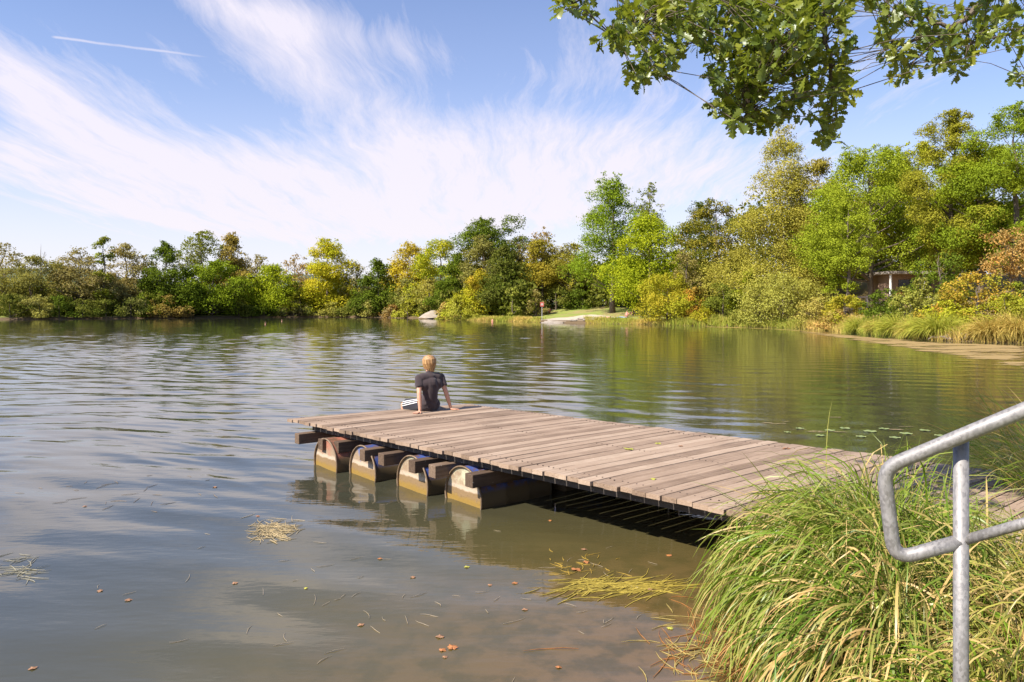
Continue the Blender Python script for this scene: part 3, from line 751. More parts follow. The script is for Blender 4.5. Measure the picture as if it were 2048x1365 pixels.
def far_tuft(label, px, back, hgt, wid, c1, c2, n=900):
    _seed[0] += 1; rg = np.random.default_rng(_seed[0])
    Y = ray_shore(px)+back; x = PX(px, Y); z = max(gz(x, Y), 0)
    a = rg.uniform(0, 2*PI, n); r = np.sqrt(rg.random(n))*wid*.3
    base = np.column_stack([np.cos(a)*r, np.sin(a)*r, np.zeros(n)])
    d = unit(np.column_stack([np.cos(a)*.45*rg.random(n)*2, np.sin(a)*.45*rg.random(n)*2, np.ones(n)*.9]))
    V, Fc = blades(rg, base, d, hgt*rg.uniform(1.0, 1.7, n), rg.uniform(.02, .04, n), rg.uniform(1.2, 2.4, n), 5)
    ti = np.repeat(np.clip(rg.normal(.45, .3, n), 0, 1), 5)
    o = link('sedge_tussock', np_mesh('sedge_tussock', V, Fc, {'tint': ti}), leaf_mat(c1, c2), loc=(x, Y, z))
    tag(o, label, 'grass tussock', 'sedge tussocks on the right hand shore')
GT = (0.20, 0.25, 0.045); ST = (0.42, 0.33, 0.13)
far_tuft('bright green tussock furthest left in the row at the right shore', 1722, .5, .95, 1.6, GT, (.30,.30,.07))
far_tuft('second green tussock of the row at the right shore', 1760, .4, .9, 1.5, GT, ST)
far_tuft('fullest tussock of the row, below the dark round bush', 1800, .4, 1.1, 1.9, GT, (.30,.30,.07), 1300)
far_tuft('straw mixed tussock in the middle of the row at the right shore', 1836, .3, 1.0, 1.5, GT, ST)
far_tuft('wide arching tussock left of the brush pile', 1878, .4, 1.2, 2.0, GT, (.30,.30,.07), 1300)
far_tuft('straw coloured tussock right of the brush pile', 1985, .5, 1.0, 1.7, (.24,.22,.07), ST, 1200)
far_tuft('dry tussock at the right edge of the far bank', 2035, .4, 1.1, 2.0, (.24,.22,.07), ST, 1200)
def brush_pile():
    rg = np.random.default_rng(8); px = 1938; Y = ray_shore(px)+.3; x = PX(px, Y); mb = MB()
    for k in range(90):
        a = Vector((rg.normal(0, .8), rg.normal(0, .25), rg.uniform(0, .15))); d = Vector((rg.normal(0, 1), rg.normal(0, .4), rg.uniform(0, .6))).normalized()
        L = rg.uniform(.3, .8); mb.tube([a, a+d*L*.5+Vector((0,0,.05)), a+d*L], [.014, .011, .005], 4, False)
    o = mb.build('brush_pile', simple_mat('dead_twig', (.32,.24,.19), (.45,.36,.3), 9, .9)); o.location = (x, Y, 0.05)
    tag(o, 'pile of grey dead twigs lying at the water between two tussocks', 'brush pile')
brush_pile()
# ------------------------------------------------------------------ the floating dock
DZ = 0.47
P_L0 = onplane(577, 836.5, DZ); P_L1 = onplane(1361, 998.5, DZ)
P_R0 = onplane(962, 811.5, DZ); P_R1 = onplane(1757, 909.0, DZ)
dL = (P_L1-P_L0).normalized(); dR = (P_R1-P_R0).normalized()
PLD = Vector((math.cos(math.radians(39.5)), math.sin(math.radians(39.5)), 0))      # run of the planks
OUTN = Vector((-PLD.x, -PLD.y, 0))                                               # off the near side
def rot_to(d): return math.atan2(d.y, d.x)
def wood_mat(name, c_dark, c_mid, c_light, along, rough=0.85, mossy=0.0, bstr=0.004):
    m, nt, out = new_mat(name); N = NT(nt)
    v = N.coord('Object'); at = N.n('ShaderNodeAttribute', attribute_name='tint').outputs['Fac']
    vr = N.mapping(v, rot=(0, 0, -along)); vs = N.vm('MULTIPLY', vr, (1.2, 26.0, 26.0))
    off = N.vm('ADD', vs, N.comb(N.m('MULTIPLY', at, 37.0), N.m('MULTIPLY', at, 91.0), 0.0))
    g = N.noise(off, 1.6, 8, 0.68, 0.3); g2 = N.noise(v, 2.6, 5, 0.62); g3 = N.noise(off, 5.5, 4, 0.7)
    f = N.m('ADD', N.m('MULTIPLY', g, 0.45), N.m('ADD', N.m('MULTIPLY', g2, 0.30), N.m('MULTIPLY', at, 0.25)))
    c = N.mix(N.mapr(f, 0.30, 0.55), c_dark, c_mid); c = N.mix(N.mapr(f, 0.52, 0.82), c, c_light)
    c = N.mix(N.mapr(g3, 0.60, 0.78, 0, 0.55), c, tuple(x*0.42 for x in c_dark))
    spot = N.noise(v, 38.0, 2, 0.6); c = N.mix(N.mapr(spot, 0.70, 0.76, 0, 0.5), c, (0.62, 0.58, 0.50))
    damp = N.noise(v, 1.1, 6, .7); c = N.mix(N.mapr(damp, .56, .70, 0, .38), c, tuple(x*.75 for x in c_dark))
    crack = N.noise(N.vm('MULTIPLY', vr, (2.2, 90.0, 90.0)), 1.0, 3, .5); c = N.mix(N.mapr(crack, .68, .74, 0, .7), c, (.035,.025,.02))
    h = N.m('SUBTRACT', N.m('ADD', g, N.m('MULTIPLY', g3, 0.6)), N.mapr(crack, .66, .74))
    nt.links.new(N.bsdf(c, rough, 0.25, normal=N.bump(h, 1.0, bstr)).outputs[0], out.inputs[0]); return m
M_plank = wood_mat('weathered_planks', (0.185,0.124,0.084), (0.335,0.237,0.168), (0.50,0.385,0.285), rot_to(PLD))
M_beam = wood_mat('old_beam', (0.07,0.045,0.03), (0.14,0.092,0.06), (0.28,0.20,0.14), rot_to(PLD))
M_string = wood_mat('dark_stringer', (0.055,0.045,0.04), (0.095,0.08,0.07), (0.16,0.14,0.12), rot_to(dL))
def wob_box(mb, a0, a1, b1, b0, zt, th, rg, tl):
    """a plank from edge a0-a1 (near side) to b0-b1 (far side), slightly bowed, rounded at its ends"""
    k = 7; o = len(mb.v); vs = []
    bow = rg.normal(0, 0.0025); cup = rg.uniform(0.001, 0.004)
    dzs = [rg.normal(0, 0.0012) for _ in range(k+1)]
    for i in range(k+1):
        t = i/k; p = a0.lerp(b0, t); q = a1.lerp(b1, t); e = 0.004 if i in (0, k) else 0.0
        side = (q-p).normalized()*bow*math.sin(PI*t)
        c = [(p+side, zt-0.0035-e), (p+side+(q-p)*0.06, zt+dzs[i]-e), (p+side+(q-p)*0.94, zt+dzs[i]-e), (q+side, zt-0.0035-e), (q+side, zt-th), (p+side, zt-th)]
        for s, z in c: vs.append((s.x, s.y, z))
    fs = []
    for i in range(k):
        for j in range(6):
            j2 = (j+1) % 6; fs.append((i*6+j, (i+1)*6+j, (i+1)*6+j2, i*6+j2))
    fs.append(tuple(range(5, -1, -1))); fs.append(tuple(k*6+j for j in range(6)))
    nf = len(fs); mb.add(vs, fs); tl += [rg.random()]*nf
def build_dock():
    rg = np.random.default_rng(21)
    root = empty('floating_dock', (0, 0, 0)); tag(root, 'weathered wooden plank dock floating on steel drums beside the bank', 'dock')
    mb = MB(); tl = []; w = 0.130; n = 70; step = 0.1315
    # right end of each plank: along the far side; the outermost boards are sawn as a slight fan
    fan = 7
    for i in range(n):
        s0 = i*step; s1 = s0 + w - rg.uniform(0.005, 0.011)
        g = rg.normal(0, 0.011)
        def ends(s):
            a = P_L0 + dL*s
            # intersect plank direction from a with the far side line
            f = max(0.0, 1 - s/(fan*step)); d = Vector((math.cos(math.radians(39.5-5.5*f)), math.sin(math.radians(39.5-5.5*f)), 0))
            r = P_R0; den = d.x*dR.y - d.y*dR.x; t = ((r.x-a.x)*dR.y - (r.y-a.y)*dR.x)/den
            return a - d*g, a + d*(t + g*0.6)
        a0, b0 = ends(s0); a1, b1 = ends(s1)
        if i == 0: pass
        zt = DZ + rg.normal(0, 0.0022) - (0.012 if i > 47 else 0)
        wob_box(mb, a0, a1, b1, b0, zt, 0.042, rg, tl)
    me = mb.mesh('deck_planks'); at = me.attributes.new('tint', 'FLOAT', 'FACE')
    light = np.array(tl, np.float32); at.data.foreach_set('value', light)
    link('deck_planks', me, M_plank, root)
    # nails
    nm = MB()
    for i in range(60):
        for off in (0.16, 1.35, 2.5):
            for q in (0.035, 0.095):
                p = P_L0 + dL*(i*step+q) + PLD*(off+rg.normal(0, .006)); nm.tube([(p.x, p.y, DZ-0.004), (p.x, p.y, DZ+0.0015)], 0.0062, 6)
    tag(nm.build('nail_heads', simple_mat('rusty_nail', (.05,.035,.03), (.1,.06,.04), 10, .6, .5, .6), root), kind='stuff')
    # stringers under the planks, three of them, following the sides
    zb = DZ-0.042
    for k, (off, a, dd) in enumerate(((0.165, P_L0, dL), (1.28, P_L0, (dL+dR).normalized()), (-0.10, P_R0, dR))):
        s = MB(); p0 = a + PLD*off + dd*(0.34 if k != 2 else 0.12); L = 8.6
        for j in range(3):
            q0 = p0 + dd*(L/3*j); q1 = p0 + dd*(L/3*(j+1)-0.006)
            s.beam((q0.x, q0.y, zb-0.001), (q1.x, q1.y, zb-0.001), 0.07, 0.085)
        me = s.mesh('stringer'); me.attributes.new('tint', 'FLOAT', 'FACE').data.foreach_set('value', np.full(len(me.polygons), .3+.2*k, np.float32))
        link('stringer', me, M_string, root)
    # square timbers lying across the drums
    zc = zb - 0.088
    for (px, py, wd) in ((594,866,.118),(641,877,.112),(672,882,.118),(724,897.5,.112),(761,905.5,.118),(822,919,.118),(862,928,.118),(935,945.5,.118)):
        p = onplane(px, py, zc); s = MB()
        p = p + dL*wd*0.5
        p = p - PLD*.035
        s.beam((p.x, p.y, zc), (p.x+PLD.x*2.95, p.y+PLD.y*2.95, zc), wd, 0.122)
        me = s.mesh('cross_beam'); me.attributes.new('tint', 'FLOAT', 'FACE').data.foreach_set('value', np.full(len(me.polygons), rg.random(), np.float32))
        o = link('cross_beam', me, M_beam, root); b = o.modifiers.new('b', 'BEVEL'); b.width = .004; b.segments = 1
    # drums
    def drum_mat(name, top):
        m, nt, out = new_mat(name); N = NT(nt); v = N.coord('Object'); p = N.xyz(v)
        nz = N.noise(v, 7, 5, .65); fine = N.noise(v, 40, 4, .6); z = N.m('ADD', p[2], N.m('MULTIPLY', N.m('SUBTRACT', nz, .5), .06))
        streak = N.noise(N.mapping(v, sc=(30, 30, 1.5)), 1.0, 4, .6)
        c = N.mix(N.mapr(z, .235, .20), (.0,.0,.0), (0,0,0))
        base = N.mix(N.mapr(N.m('ADD', nz, N.m('MULTIPLY', p[2], .9)), .62, .86), (.33,.235,.15), top)
        base = N.mix(N.mapr(streak, .55, .75, 0, .5), base, (.55,.46,.36))
        c = N.mix(N.mapr(z, .180, .15), base, (.48,.38,.28))              # bleached tide line
        c = N.mix(N.mapr(z, .135, .115), c, (.24,.155,.075))               # brown crust
        c = N.mix(N.mapr(N.m('ADD', z, N.m('MULTIPLY', N.m('SUBTRACT', fine, .5), .06)), .085, .03), c, (.27,.165,.035))              # ochre algae
        c = N.mix(N.mapr(fine, .58, .72, 0, .45), c, (.12,.08,.04))
        nt.links.new(N.bsdf(c, .62, .4, normal=N.bump(fine, 1, .004)).outputs[0], out.inputs[0]); return m
    def body_mat(name, col):
        m, nt, out = new_mat(name); N = NT(nt); v = N.coord('Object'); p = N.xyz(v); nz = N.noise(v, 9, 5, .65)
        z = N.m('ADD', p[2], N.m('MULTIPLY', N.m('SUBTRACT', nz, .5), .05))
        c = N.mix(N.mapr(nz, .45, .62), col, (.14,.075,.04)); c = N.mix(N.mapr(z, .2, .13), c, (.10,.07,.035))
        nt.links.new(N.bsdf(c, .55, .4).outputs[0], out.inputs[0]); return m
    R = 0.29; cz = 0.062; ax = PLD
    spec = ((645.0, 941, (.40,.17,.11), (.30,.11,.07), 'rusty red topped drum'), (719.0, 958.5, (.12,.19,.42), (.05,.08,.24), 'blue topped drum'),
            (818.0, 984, (.50,.47,.33), (.05,.09,.3), 'cream faced drum'), (919.5, 1010.5, (.52,.50,.34), (.05,.09,.3), 'cream faced drum nearest the camera'))
    for k, (px, py, ctop, cbody, lab) in enumerate(spec):
        c = onplane(px-7, py, 0) + PLD*.075; u = Vector((-ax.y, ax.x, 0)); up = Vector((0, 0, 1)); C0 = Vector((c.x, c.y, cz))
        def ring(r, s, n=40): return [C0 + ax*s + (u*math.cos(2*PI*i/n) + up*math.sin(2*PI*i/n))*r for i in range(n)]
        b = MB(); L = 0.88; prof = [(R-.002, .012), (R-.004, .05)]
        for h in (.30, .58): prof += [(R-.004, h-.02), (R+.006, h), (R-.004, h+.02)]
        prof += [(R-.004, L-.03), (R-.002, L)]
        vs = []
        for r, s in prof: vs += ring(r, s)
        fs = [(j*40+i, j*40+(i+1)%40, (j+1)*40+(i+1)%40, (j+1)*40+i) for j in range(len(prof)-1) for i in range(40)]
        fs.append(tuple((len(prof)-1)*40+i for i in range(40)))
        b.add(vs, fs)
        # a second drum behind it on the same axis
        vs2 = [v + ax*1.05 for v in vs]; b.add(vs2, fs + [tuple(range(39, -1, -1))])
        body = b.build('drum', body_mat('drum_paint', cbody), root, True); body['label'] = lab
        f = MB(); vf = ring(R-.004, .016) + ring(R-.03, .018) + ring(R-.045, .022) + ring(.12, .019)+[C0+ax*.019]
        ff = [(j*40+i, j*40+(i+1)%40, (j+1)*40+(i+1)%40, (j+1)*40+i) for j in range(3) for i in range(40)] + [(120+i, 120+(i+1)%40, 160) for i in range(40)]
        f.add(vf, ff); f.build('drum_lid', drum_mat('drum_lid_paint', ctop), body, True)
        rm = MB(); pr = [(R-.010, .014), (R-.008, -.004), (R+.001, -.007), (R+.006, 0), (R+.004, .014), (R-.003, .016)]; vr = []
        for r, s in pr: vr += ring(r, s, 48)
        rm.add(vr, [(j*48+i, j*48+(i+1)%48, ((j+1)%6)*48+(i+1)%48, ((j+1)%6)*48+i) for j in range(6) for i in range(48)])
        rm.build('rim', simple_mat('drum_rim', (.12,.075,.04), (.26,.18,.11), 12, .6, .5), body, True)
    # posts carrying the gangway at the bank
    for s, o in ((7.9, .5), (7.9, 2.1)):
        p = P_L0 + dL*s + PLD*o; q = MB(); q.tube([(p.x, p.y, -.6), (p.x, p.y, .29)], .07, 12)
        me = q.mesh('post'); me.attributes.new('tint', 'FLOAT', 'FACE').data.foreach_set('value', np.full(len(me.polygons), .4, np.float32)); link('post', me, M_beam, root)
build_dock()
def plane_leaf(c1=(.34,.30,.05), name='fallen_leaf', size=.05):
    b = MB(); pts = [(0,-.5),(.18,-.42),(.2,-.2),(.42,-.25),(.4,0),(.5,.18),(.25,.2),(.2,.42),(0,.55),(-.2,.4),(-.24,.2),(-.48,.2),(-.38,0),(-.42,-.22),(-.2,-.2),(-.16,-.42)]
    vs = [(0, 0, .006)] + [(x*size, y*size, (.10*abs(x)+.04*math.sin(9*y))*size) for x, y in pts]
    b.add(vs, [(0, i+1, (i+1) % len(pts)+1) for i in range(len(pts))]); return b
M_yleaf = simple_mat('yellow_leaf', (.40,.36,.06), (.30,.30,.06), 60, .6); M_oleaf = simple_mat('orange_leaf', (.42,.17,.05), (.30,.12,.05), 60, .55); M_bleaf = simple_mat('brown_leaf', (.34,.18,.09), (.22,.12,.07), 60, .6)
for (px, py, m, lab, s) in ((1257,898,M_yleaf,'yellow green leaf lying in the middle of the dock planks',.11),(1316,887,M_yleaf,'small yellow leaf on a plank gap near the far side of the dock',.07),
        (1361,892,M_bleaf,'pale crumpled leaf on the dock near its far edge',.05),(1306,958,M_yleaf,'yellow leaf on the dock close to the overhanging sedge',.06),(1573,897,M_oleaf,'orange leaf on the dock behind the sedge tussock',.08)):
    p = onplane(px, py, DZ+.006); o = plane_leaf(size=s).build('fallen_leaf', m); o.location = (p.x, p.y, DZ+.004); o.rotation_euler = (0, .1, px*.7)
    tag(o, lab, 'leaf', 'leaves fallen on the dock')

# ------------------------------------------------------------------ the boy at the end of the dock
def skin_mat():
    m, nt, out = new_mat('skin'); N = NT(nt); nz = N.noise(N.coord(), 22, 4, .6)
    c = N.mix(nz, (.50,.255,.165), (.60,.33,.22)); b = N.bsdf(c, .52, .35)
    b.inputs['Subsurface Weight'].default_value = .12; b.inputs['Subsurface Radius'].default_value = (.02,.008,.004); b.inputs['Subsurface Scale'].default_value = 1
    nt.links.new(b.outputs[0], out.inputs[0]); return m
M_skin = skin_mat()
def cloth_mat(name, c1, c2):
    m, nt, out = new_mat(name); N = NT(nt); v = N.coord(); nz = N.noise(v, 14, 4, .6); fine = N.noise(v, 220, 2, .5)
    b = N.bsdf(N.mix(nz, c1, c2), .92, .15, normal=N.bump(fine, .5, .001)); b.inputs['Sheen Weight'].default_value = .25
    nt.links.new(b.outputs[0], out.inputs[0]); return m
def hand(mb, wrist, pdir, down, spread_sign, s=1.0, curl=.25):
    """palm, five unequal bent fingers; pdir = direction of the fingers, down = palm normal"""
    pdir = Vector(pdir).normalized(); dn = Vector(down); dn = (dn - pdir*dn.dot(pdir)).normalized(); sd = pdir.cross(dn)*spread_sign
    w = Vector(wrist)
    for q in (-.024, -.008, .008, .024): mb.capsule(w + sd*q*.6*s + pdir*.006*s, w + pdir*.062*s + sd*q*s, .013*s, .0105*s, 8)
    for i, (off, ln, an) in enumerate(((-.028, .052, -.22), (-.010, .062, -.06), (.009, .058, .08), (.027, .046, .24))):
        d = (pdir*math.cos(an) + sd*math.sin(an)).normalized(); a = w + pdir*.066*s + sd*off*s
        b = a + (d - dn*.06*-1*0 + dn*curl*.15)*ln*.45*s; c = b + (d + dn*curl).normalized()*ln*.32*s; e = c + (d + dn*curl*1.4).normalized()*ln*.26*s
        mb.chain([a, b, c, e], [.0088*s, .0082*s, .0075*s, .0065*s], 8)
    t = (pdir*.55 - sd*.85).normalized(); a = w + pdir*.018*s - sd*.022*s
    b = a + t*.026*s; c = b + (t*.8+pdir*.45).normalized()*.024*s; mb.chain([a, b, c, c + (t*.55+pdir*.7).normalized()*.020*s], [.0105*s, .0098*s, .009*s, .0075*s], 8)
def build_boy():
    seat = onplane(858, 821.5, DZ); root = empty('person', (seat.x, seat.y, DZ+.002), math.radians(31))
    tag(root, 'blond boy in dark t shirt and striped shorts sitting at the dock end', 'person')
    b = MB()
    # trunk (local: x right, y forward, z up, seat at 0)
    for p, q, r1, r2 in (((-.055,.01,.085),(.055,.01,.085),.088,.088),((0,.0,.11),(0,-.035,.22),.098,.090),((0,-.035,.22),(0,-.045,.36),.090,.100),
            ((-.075,-.04,.37),(.075,-.04,.37),.085,.085),((-.10,-.035,.445),(.10,-.035,.445),.060,.060),((0,-.035,.45),(0,-.02,.50),.07,.050),((0,-.025,.49),(0,-.006,.56),.050,.047)):
        b.capsule(p, q, r1, r2, 16)
    # head turned a little to the left
    M = Matrix.Rotation(math.radians(14), 3, 'Z') @ Matrix.Rotation(math.radians(-4), 3, 'X')
    hc = Vector((0, .008, .636))
    b.ellipsoid(hc, (.071, .088, .098), M, 20, 14)
    b.ellipsoid(hc + M @ Vector((0, .028, -.052)), (.050, .052, .050), M)          # jaw
    b.capsule(hc + M @ Vector((0, .083, .005)), hc + M @ Vector((0, .103, -.022)), .008, .013, 8)   # nose
    b.capsule(hc + M @ Vector((-.018, .082, -.052)), hc + M @ Vector((.018, .082, -.052)), .007, .007, 8)  # lips
    for sx in (-1, 1):
        b.ellipsoid(hc + M @ Vector((sx*.028, .076, .004)), (.014, .009, .009), M, 10, 6)  # eyelids
        b.ellipsoid(hc + M @ Vector((sx*.073, -.004, -.012)), (.010, .020, .030), M, 10, 8)  # ears
    # arms: left one nearly upright, right one slanting out
    arms = (((-.158,-.03,.445), (-.196,-.120,.255), (-.205,-.165,.045), (-.85,-.45,0)), ((.158,-.03,.445), (.205,-.095,.250), (.262,-.120,.045), (.93,-.30,0)))
    for S, E, W, hd in arms:
        S, E, W = Vector(S), Vector(E), Vector(W)
        b.capsule(S, E, .042, .031, 12); b.capsule(E, E.lerp(W, .35), .032, .032, 12); b.capsule(E.lerp(W, .3), W, .032, .021, 12)
        b.capsule(W, W+Vector((0,0,-.018))+Vector(hd)*.010, .020, .017, 10)
        hand(b, W + Vector((0, 0, -.030)) + Vector(hd).normalized()*.004, Vector(hd)+Vector((0,0,-.04)), (0,0,-1), (-1 if S.x < 0 else 1), .92, .10)
    # legs over the edge
    for sx, K, A in ((-1, (-.215,.335,.048), (-.18,.400,-.29)), (1, (.10,.400,.085), (.11,.45,-.27))):
        hip = Vector((sx*.078, .03, .080)); K = Vector(K); A = Vector(A)
        b.capsule(hip, hip.lerp(K, .5), .080, .068, 14); b.capsule(hip.lerp(K, .5), K, .068, .050, 14)
        b.capsule(K, K.lerp(A, .3), .050, .049, 12); b.capsule(K.lerp(A, .3), A, .049, .030, 12)
        b.capsule(A, A+Vector((0,-.02,-.03)), .032, .03, 10); b.capsule(A+Vector((0,0,-.04)), A+Vector((-.01,.12,-.075)), .032, .024, 10)
        for q in range(5): b.capsule(A+Vector((-.03+q*.014,.11,-.08)), A+Vector((-.036+q*.015,.155-.008*abs(q-1),-.090)), .011, .0085, 6)
    body = fuse(b, 'body', M_skin, root, .0052, 2)
    # t shirt
    s = MB()
    for p, q, r1, r2 in (((-.062,.0,.075),(.062,.0,.075),.092,.092),((0,.0,.09),(0,-.035,.22),.116,.106),((0,-.035,.22),(0,-.045,.36),.106,.114),
            ((-.080,-.04,.36),(.080,-.04,.36),.096,.096),((-.105,-.035,.445),(.105,-.035,.445),.070,.070),((0,-.034,.46),(0,-.024,.505),.080,.056)):
        s.capsule(p, q, r1, r2, 18)
    for S, E, W, hd in arms:
        S, E = Vector(S), Vector(E); e = S.lerp(E, .62)
        s.ellipsoid(S+Vector((0,0,-.005)), (.060,.060,.060), None, 14, 10); s.tube([S, S.lerp(e, .6), e, e], [.058, .055, .054, .036], 18)
    def wr(co):
        a = np.sin(co[:, 0]*75 + co[:, 2]*28 + 2*np.sin(co[:, 2]*21)) * np.exp(-((co[:, 2]-.34)/.12)**2)
        c2 = np.sin(co[:, 2]*95 + co[:, 0]*22 + 1.5*np.sin(co[:, 0]*40)) * np.exp(-((co[:, 2]-.10)/.07)**2)
        return (.0038*a + .0035*c2).astype(np.float32)
    fuse(s, 't_shirt', cloth_mat('dark_cotton', (.040,.029,.032), (.060,.044,.046)), root, .0075, 3, wr)
    # shorts
    h = MB()
    h.capsule((-.06,.01,.075), (.06,.01,.075), .094, .094, 16)
    legs = []
    for sx, K in ((-1, (-.215,.335,.048)), (1, (.10,.400,.085))):
        hip = Vector((sx*.075, .02, .082)); K = Vector(K); e = hip.lerp(K, .90)
        h.tube([hip+(hip-K)*.2, hip, hip.lerp(e, .5), e, e+(K-hip)*.01], [.07, .090, .088, .084, .052], 20); legs.append((hip, e))
    sh = fuse(h, 'shorts', cloth_mat('dark_jersey', (.020,.019,.028), (.032,.030,.042)), root, .0075, 2,
              lambda co: (.003*np.sin(co[:, 0]*60+co[:, 1]*45)).astype(np.float32))
    # three white stripes down the outer seams
    M_white = simple_mat('white_stripe', (.78,.77,.76), (.7,.69,.69), 30, .8)
    for li, (hip, e) in enumerate(legs):
        d = (e-hip).normalized(); outw = Vector((-d.y, d.x, 0)).normalized()*(1 if li == 0 else -1); up = Vector((0, 0, 1))
        for ang in (-.02, .30, .62) if li == 0 else (.25, .5, .75):
            st = MB(); vs = []; K2 = 10
            for i in range(K2+1):
                t = .12+.86*i/K2; c = hip.lerp(e, t); r = .0935 if li == 0 else .0925
                for da in (-.055+.55*(.98-t), .055+.55*(.98-t)): 
                    dd = outw*math.cos(ang+da) + up*math.sin(ang+da); vs.append(c + dd*(r-.002*t)); 
                for da in (.055+.55*(.98-t), -.055+.55*(.98-t)):
                    dd = outw*math.cos(ang+da) + up*math.sin(ang+da); vs.append(c + dd*(r-.010))
            fs = []
            for i in range(K2):
                for j in range(4): fs.append((i*4+j, i*4+(j+1)%4, (i+1)*4+(j+1)%4, (i+1)*4+j))
            fs += [(3,2,1,0), tuple(K2*4+j for j in range(4))]
            st.add(vs, fs); st.build('stripe', M_white, sh)
    # bowl cut blond hair: a cap plus hanging locks
    g = MB(); rg = random.Random(3)
    g.ellipsoid(hc + M @ Vector((0, -.010, .022)), (.083, .096, .092), M, 20, 14)
    for i in range(150):
        a = rg.uniform(-PI*.60, PI*.60) - PI/2; rr = rg.uniform(.95, 1.06)
        def pt(el, k=1.0): return hc + M @ Vector((math.cos(a)*.086*math.cos(el)*rr*k, math.sin(a)*.100*math.cos(el)*rr*k - .006, .020+.092*math.sin(el)))
        back = max(0, -math.sin(a)); zend = -.052 - .046*back + rg.uniform(-.016, .014)
        p3 = pt(-.25, .99); p4 = Vector((p3.x, p3.y, hc.z+zend)); p4 = p4.lerp(Vector((hc.x, hc.y-.005, p4.z)), .14+.10*back)
        g.chain([pt(.9), pt(.35), p3, p4], [.011, .0105, .009, .0035], 6)
    def hairm():
        m, nt, out = new_mat('blond_hair'); N = NT(nt); v = N.mapping(N.coord(), sc=(95, 95, 9)); nz = N.noise(v, 1.2, 4, .65)
        c = N.mix(N.mapr(nz, .3, .7), (.15,.062,.020), (.54,.32,.13)); nt.links.new(N.bsdf(c, .42, .5, normal=N.bump(nz, 1, .004)).outputs[0], out.inputs[0]); return m
    fuse(g, 'hair', hairm(), root, .0042, 0)
build_boy()

# ------------------------------------------------------------------ small bathers far away
def simple_person(label, px, py=None, Y=None, z=None, pose='sit', top=(.5,.1,.06), rz=0., name='person'):
    x = PX(px, Y); z = gz(x, Y) if z is None else z
    root = empty(name, (x, Y, z), rz); tag(root, label, 'person'); b = MB()
    if pose == 'sit':
        b.chain([(0,0,.12),(0,-.1,.35),(0,-.12,.52),(0,-.1,.64)], [.14,.13,.14,.06], 10); b.ellipsoid((0,-.08,.76), (.075,.09,.11), None, 12, 8)
        for s in (-1, 1):
            b.chain([(s*.09,.02,.12),(s*.12,.40,.42),(s*.12,.62,.07)], [.08,.055,.04], 8); b.capsule((s*.12,.62,.05),(s*.12,.8,.04), .04,.03, 6)
            b.chain([(s*.18,-.1,.55),(s*.24,.05,.33),(s*.16,.3,.38)], [.045,.036,.025], 8)
        shirt = MB(); shirt.chain([(0,0,.14),(0,-.1,.35),(0,-.12,.53)], [.155,.15,.155], 10)
    elif pose == 'lie':
        b.chain([(0,0,.12),(0,-.4,.14),(0,-.56,.16)], [.13,.14,.06], 10); b.ellipsoid((0,-.70,.2), (.08,.1,.09), None, 12, 8)
        for s in (-1, 1):
            b.chain([(s*.09,.05,.12),(s*.12,.45,.3 if s > 0 else .1),(s*.12,.85,.07)], [.08,.055,.04], 8); b.chain([(s*.2,-.4,.12),(s*.3,-.15,.06),(s*.25,.1,.05)], [.045,.036,.025], 8)
        shirt = MB(); shirt.chain([(0,-.02,.13),(0,-.2,.14)], [.14,.14], 10)
    else:      # swimming, only head and shoulders above the water
        b.ellipsoid((0,0,.17), (.08,.095,.12), None, 14, 10); b.capsule((0,-.02,.08),(0,-.04,-.06), .05,.06, 8); b.capsule((-.18,-.04,-.06),(.18,-.04,-.06), .07,.07, 10)
        for s in (-1, 1): b.chain([(s*.2,-.04,-.06),(s*.26,.18,-.05),(s*.16,.38,-.03)], [.045,.036,.03], 8)
        shirt = None
    fuse(b, 'body', M_skin, root, .022, 1)
    if shirt: fuse(shirt, 'clothing', simple_mat('bather_cloth', top, None, 8, .9), root, .03, 1)
    hm = MB(); hz = {'sit': (0,-.10,.80), 'lie': (0,-.74,.23)}.get(pose, (0,-.015,.205)); hm.ellipsoid(hz, (.085,.095,.10), None, 12, 8); hm.build('hair', simple_mat('brown_hair', (.08,.045,.025), (.16,.09,.04), 20, .7), root, True)
    return root
simple_person('swimmer nearer the camera, head above the water out on the left of the lake', 531, Y=86, z=0.0, pose='swim', rz=-1.2)
simple_person('swimmer farther out, small head above the water behind the first swimmer', 564, Y=106, z=0.0, pose='swim', rz=-1.2)
simple_person('person in orange red sitting on the grass left of the meadow', 1099, Y=112, top=(.65,.12,.05), rz=2.6)
simple_person('person in grey sitting in the shade behind the sign', 1112, Y=119, top=(.45,.47,.48), rz=2.4)
simple_person('person in dark red sitting at the back of the meadow', 1181, Y=117, top=(.32,.05,.03), rz=2.8)
simple_person('person in orange sitting left of the one in dark red', 1172, Y=116, top=(.6,.2,.06), rz=2.2)
simple_person('person in pink sitting on a blue towel right of the tall ash trunk', 1254, Y=95, top=(.6,.25,.22), rz=2.8)
simple_person('person in dark clothing sitting near the bushes right of the towel', 1266, Y=97, top=(.06,.05,.07), rz=2.4)
simple_person('sunbather lying on the meadow left of the tall ash trunk', 1209, Y=94.5, top=(.12,.08,.07), pose='lie', rz=1.4)
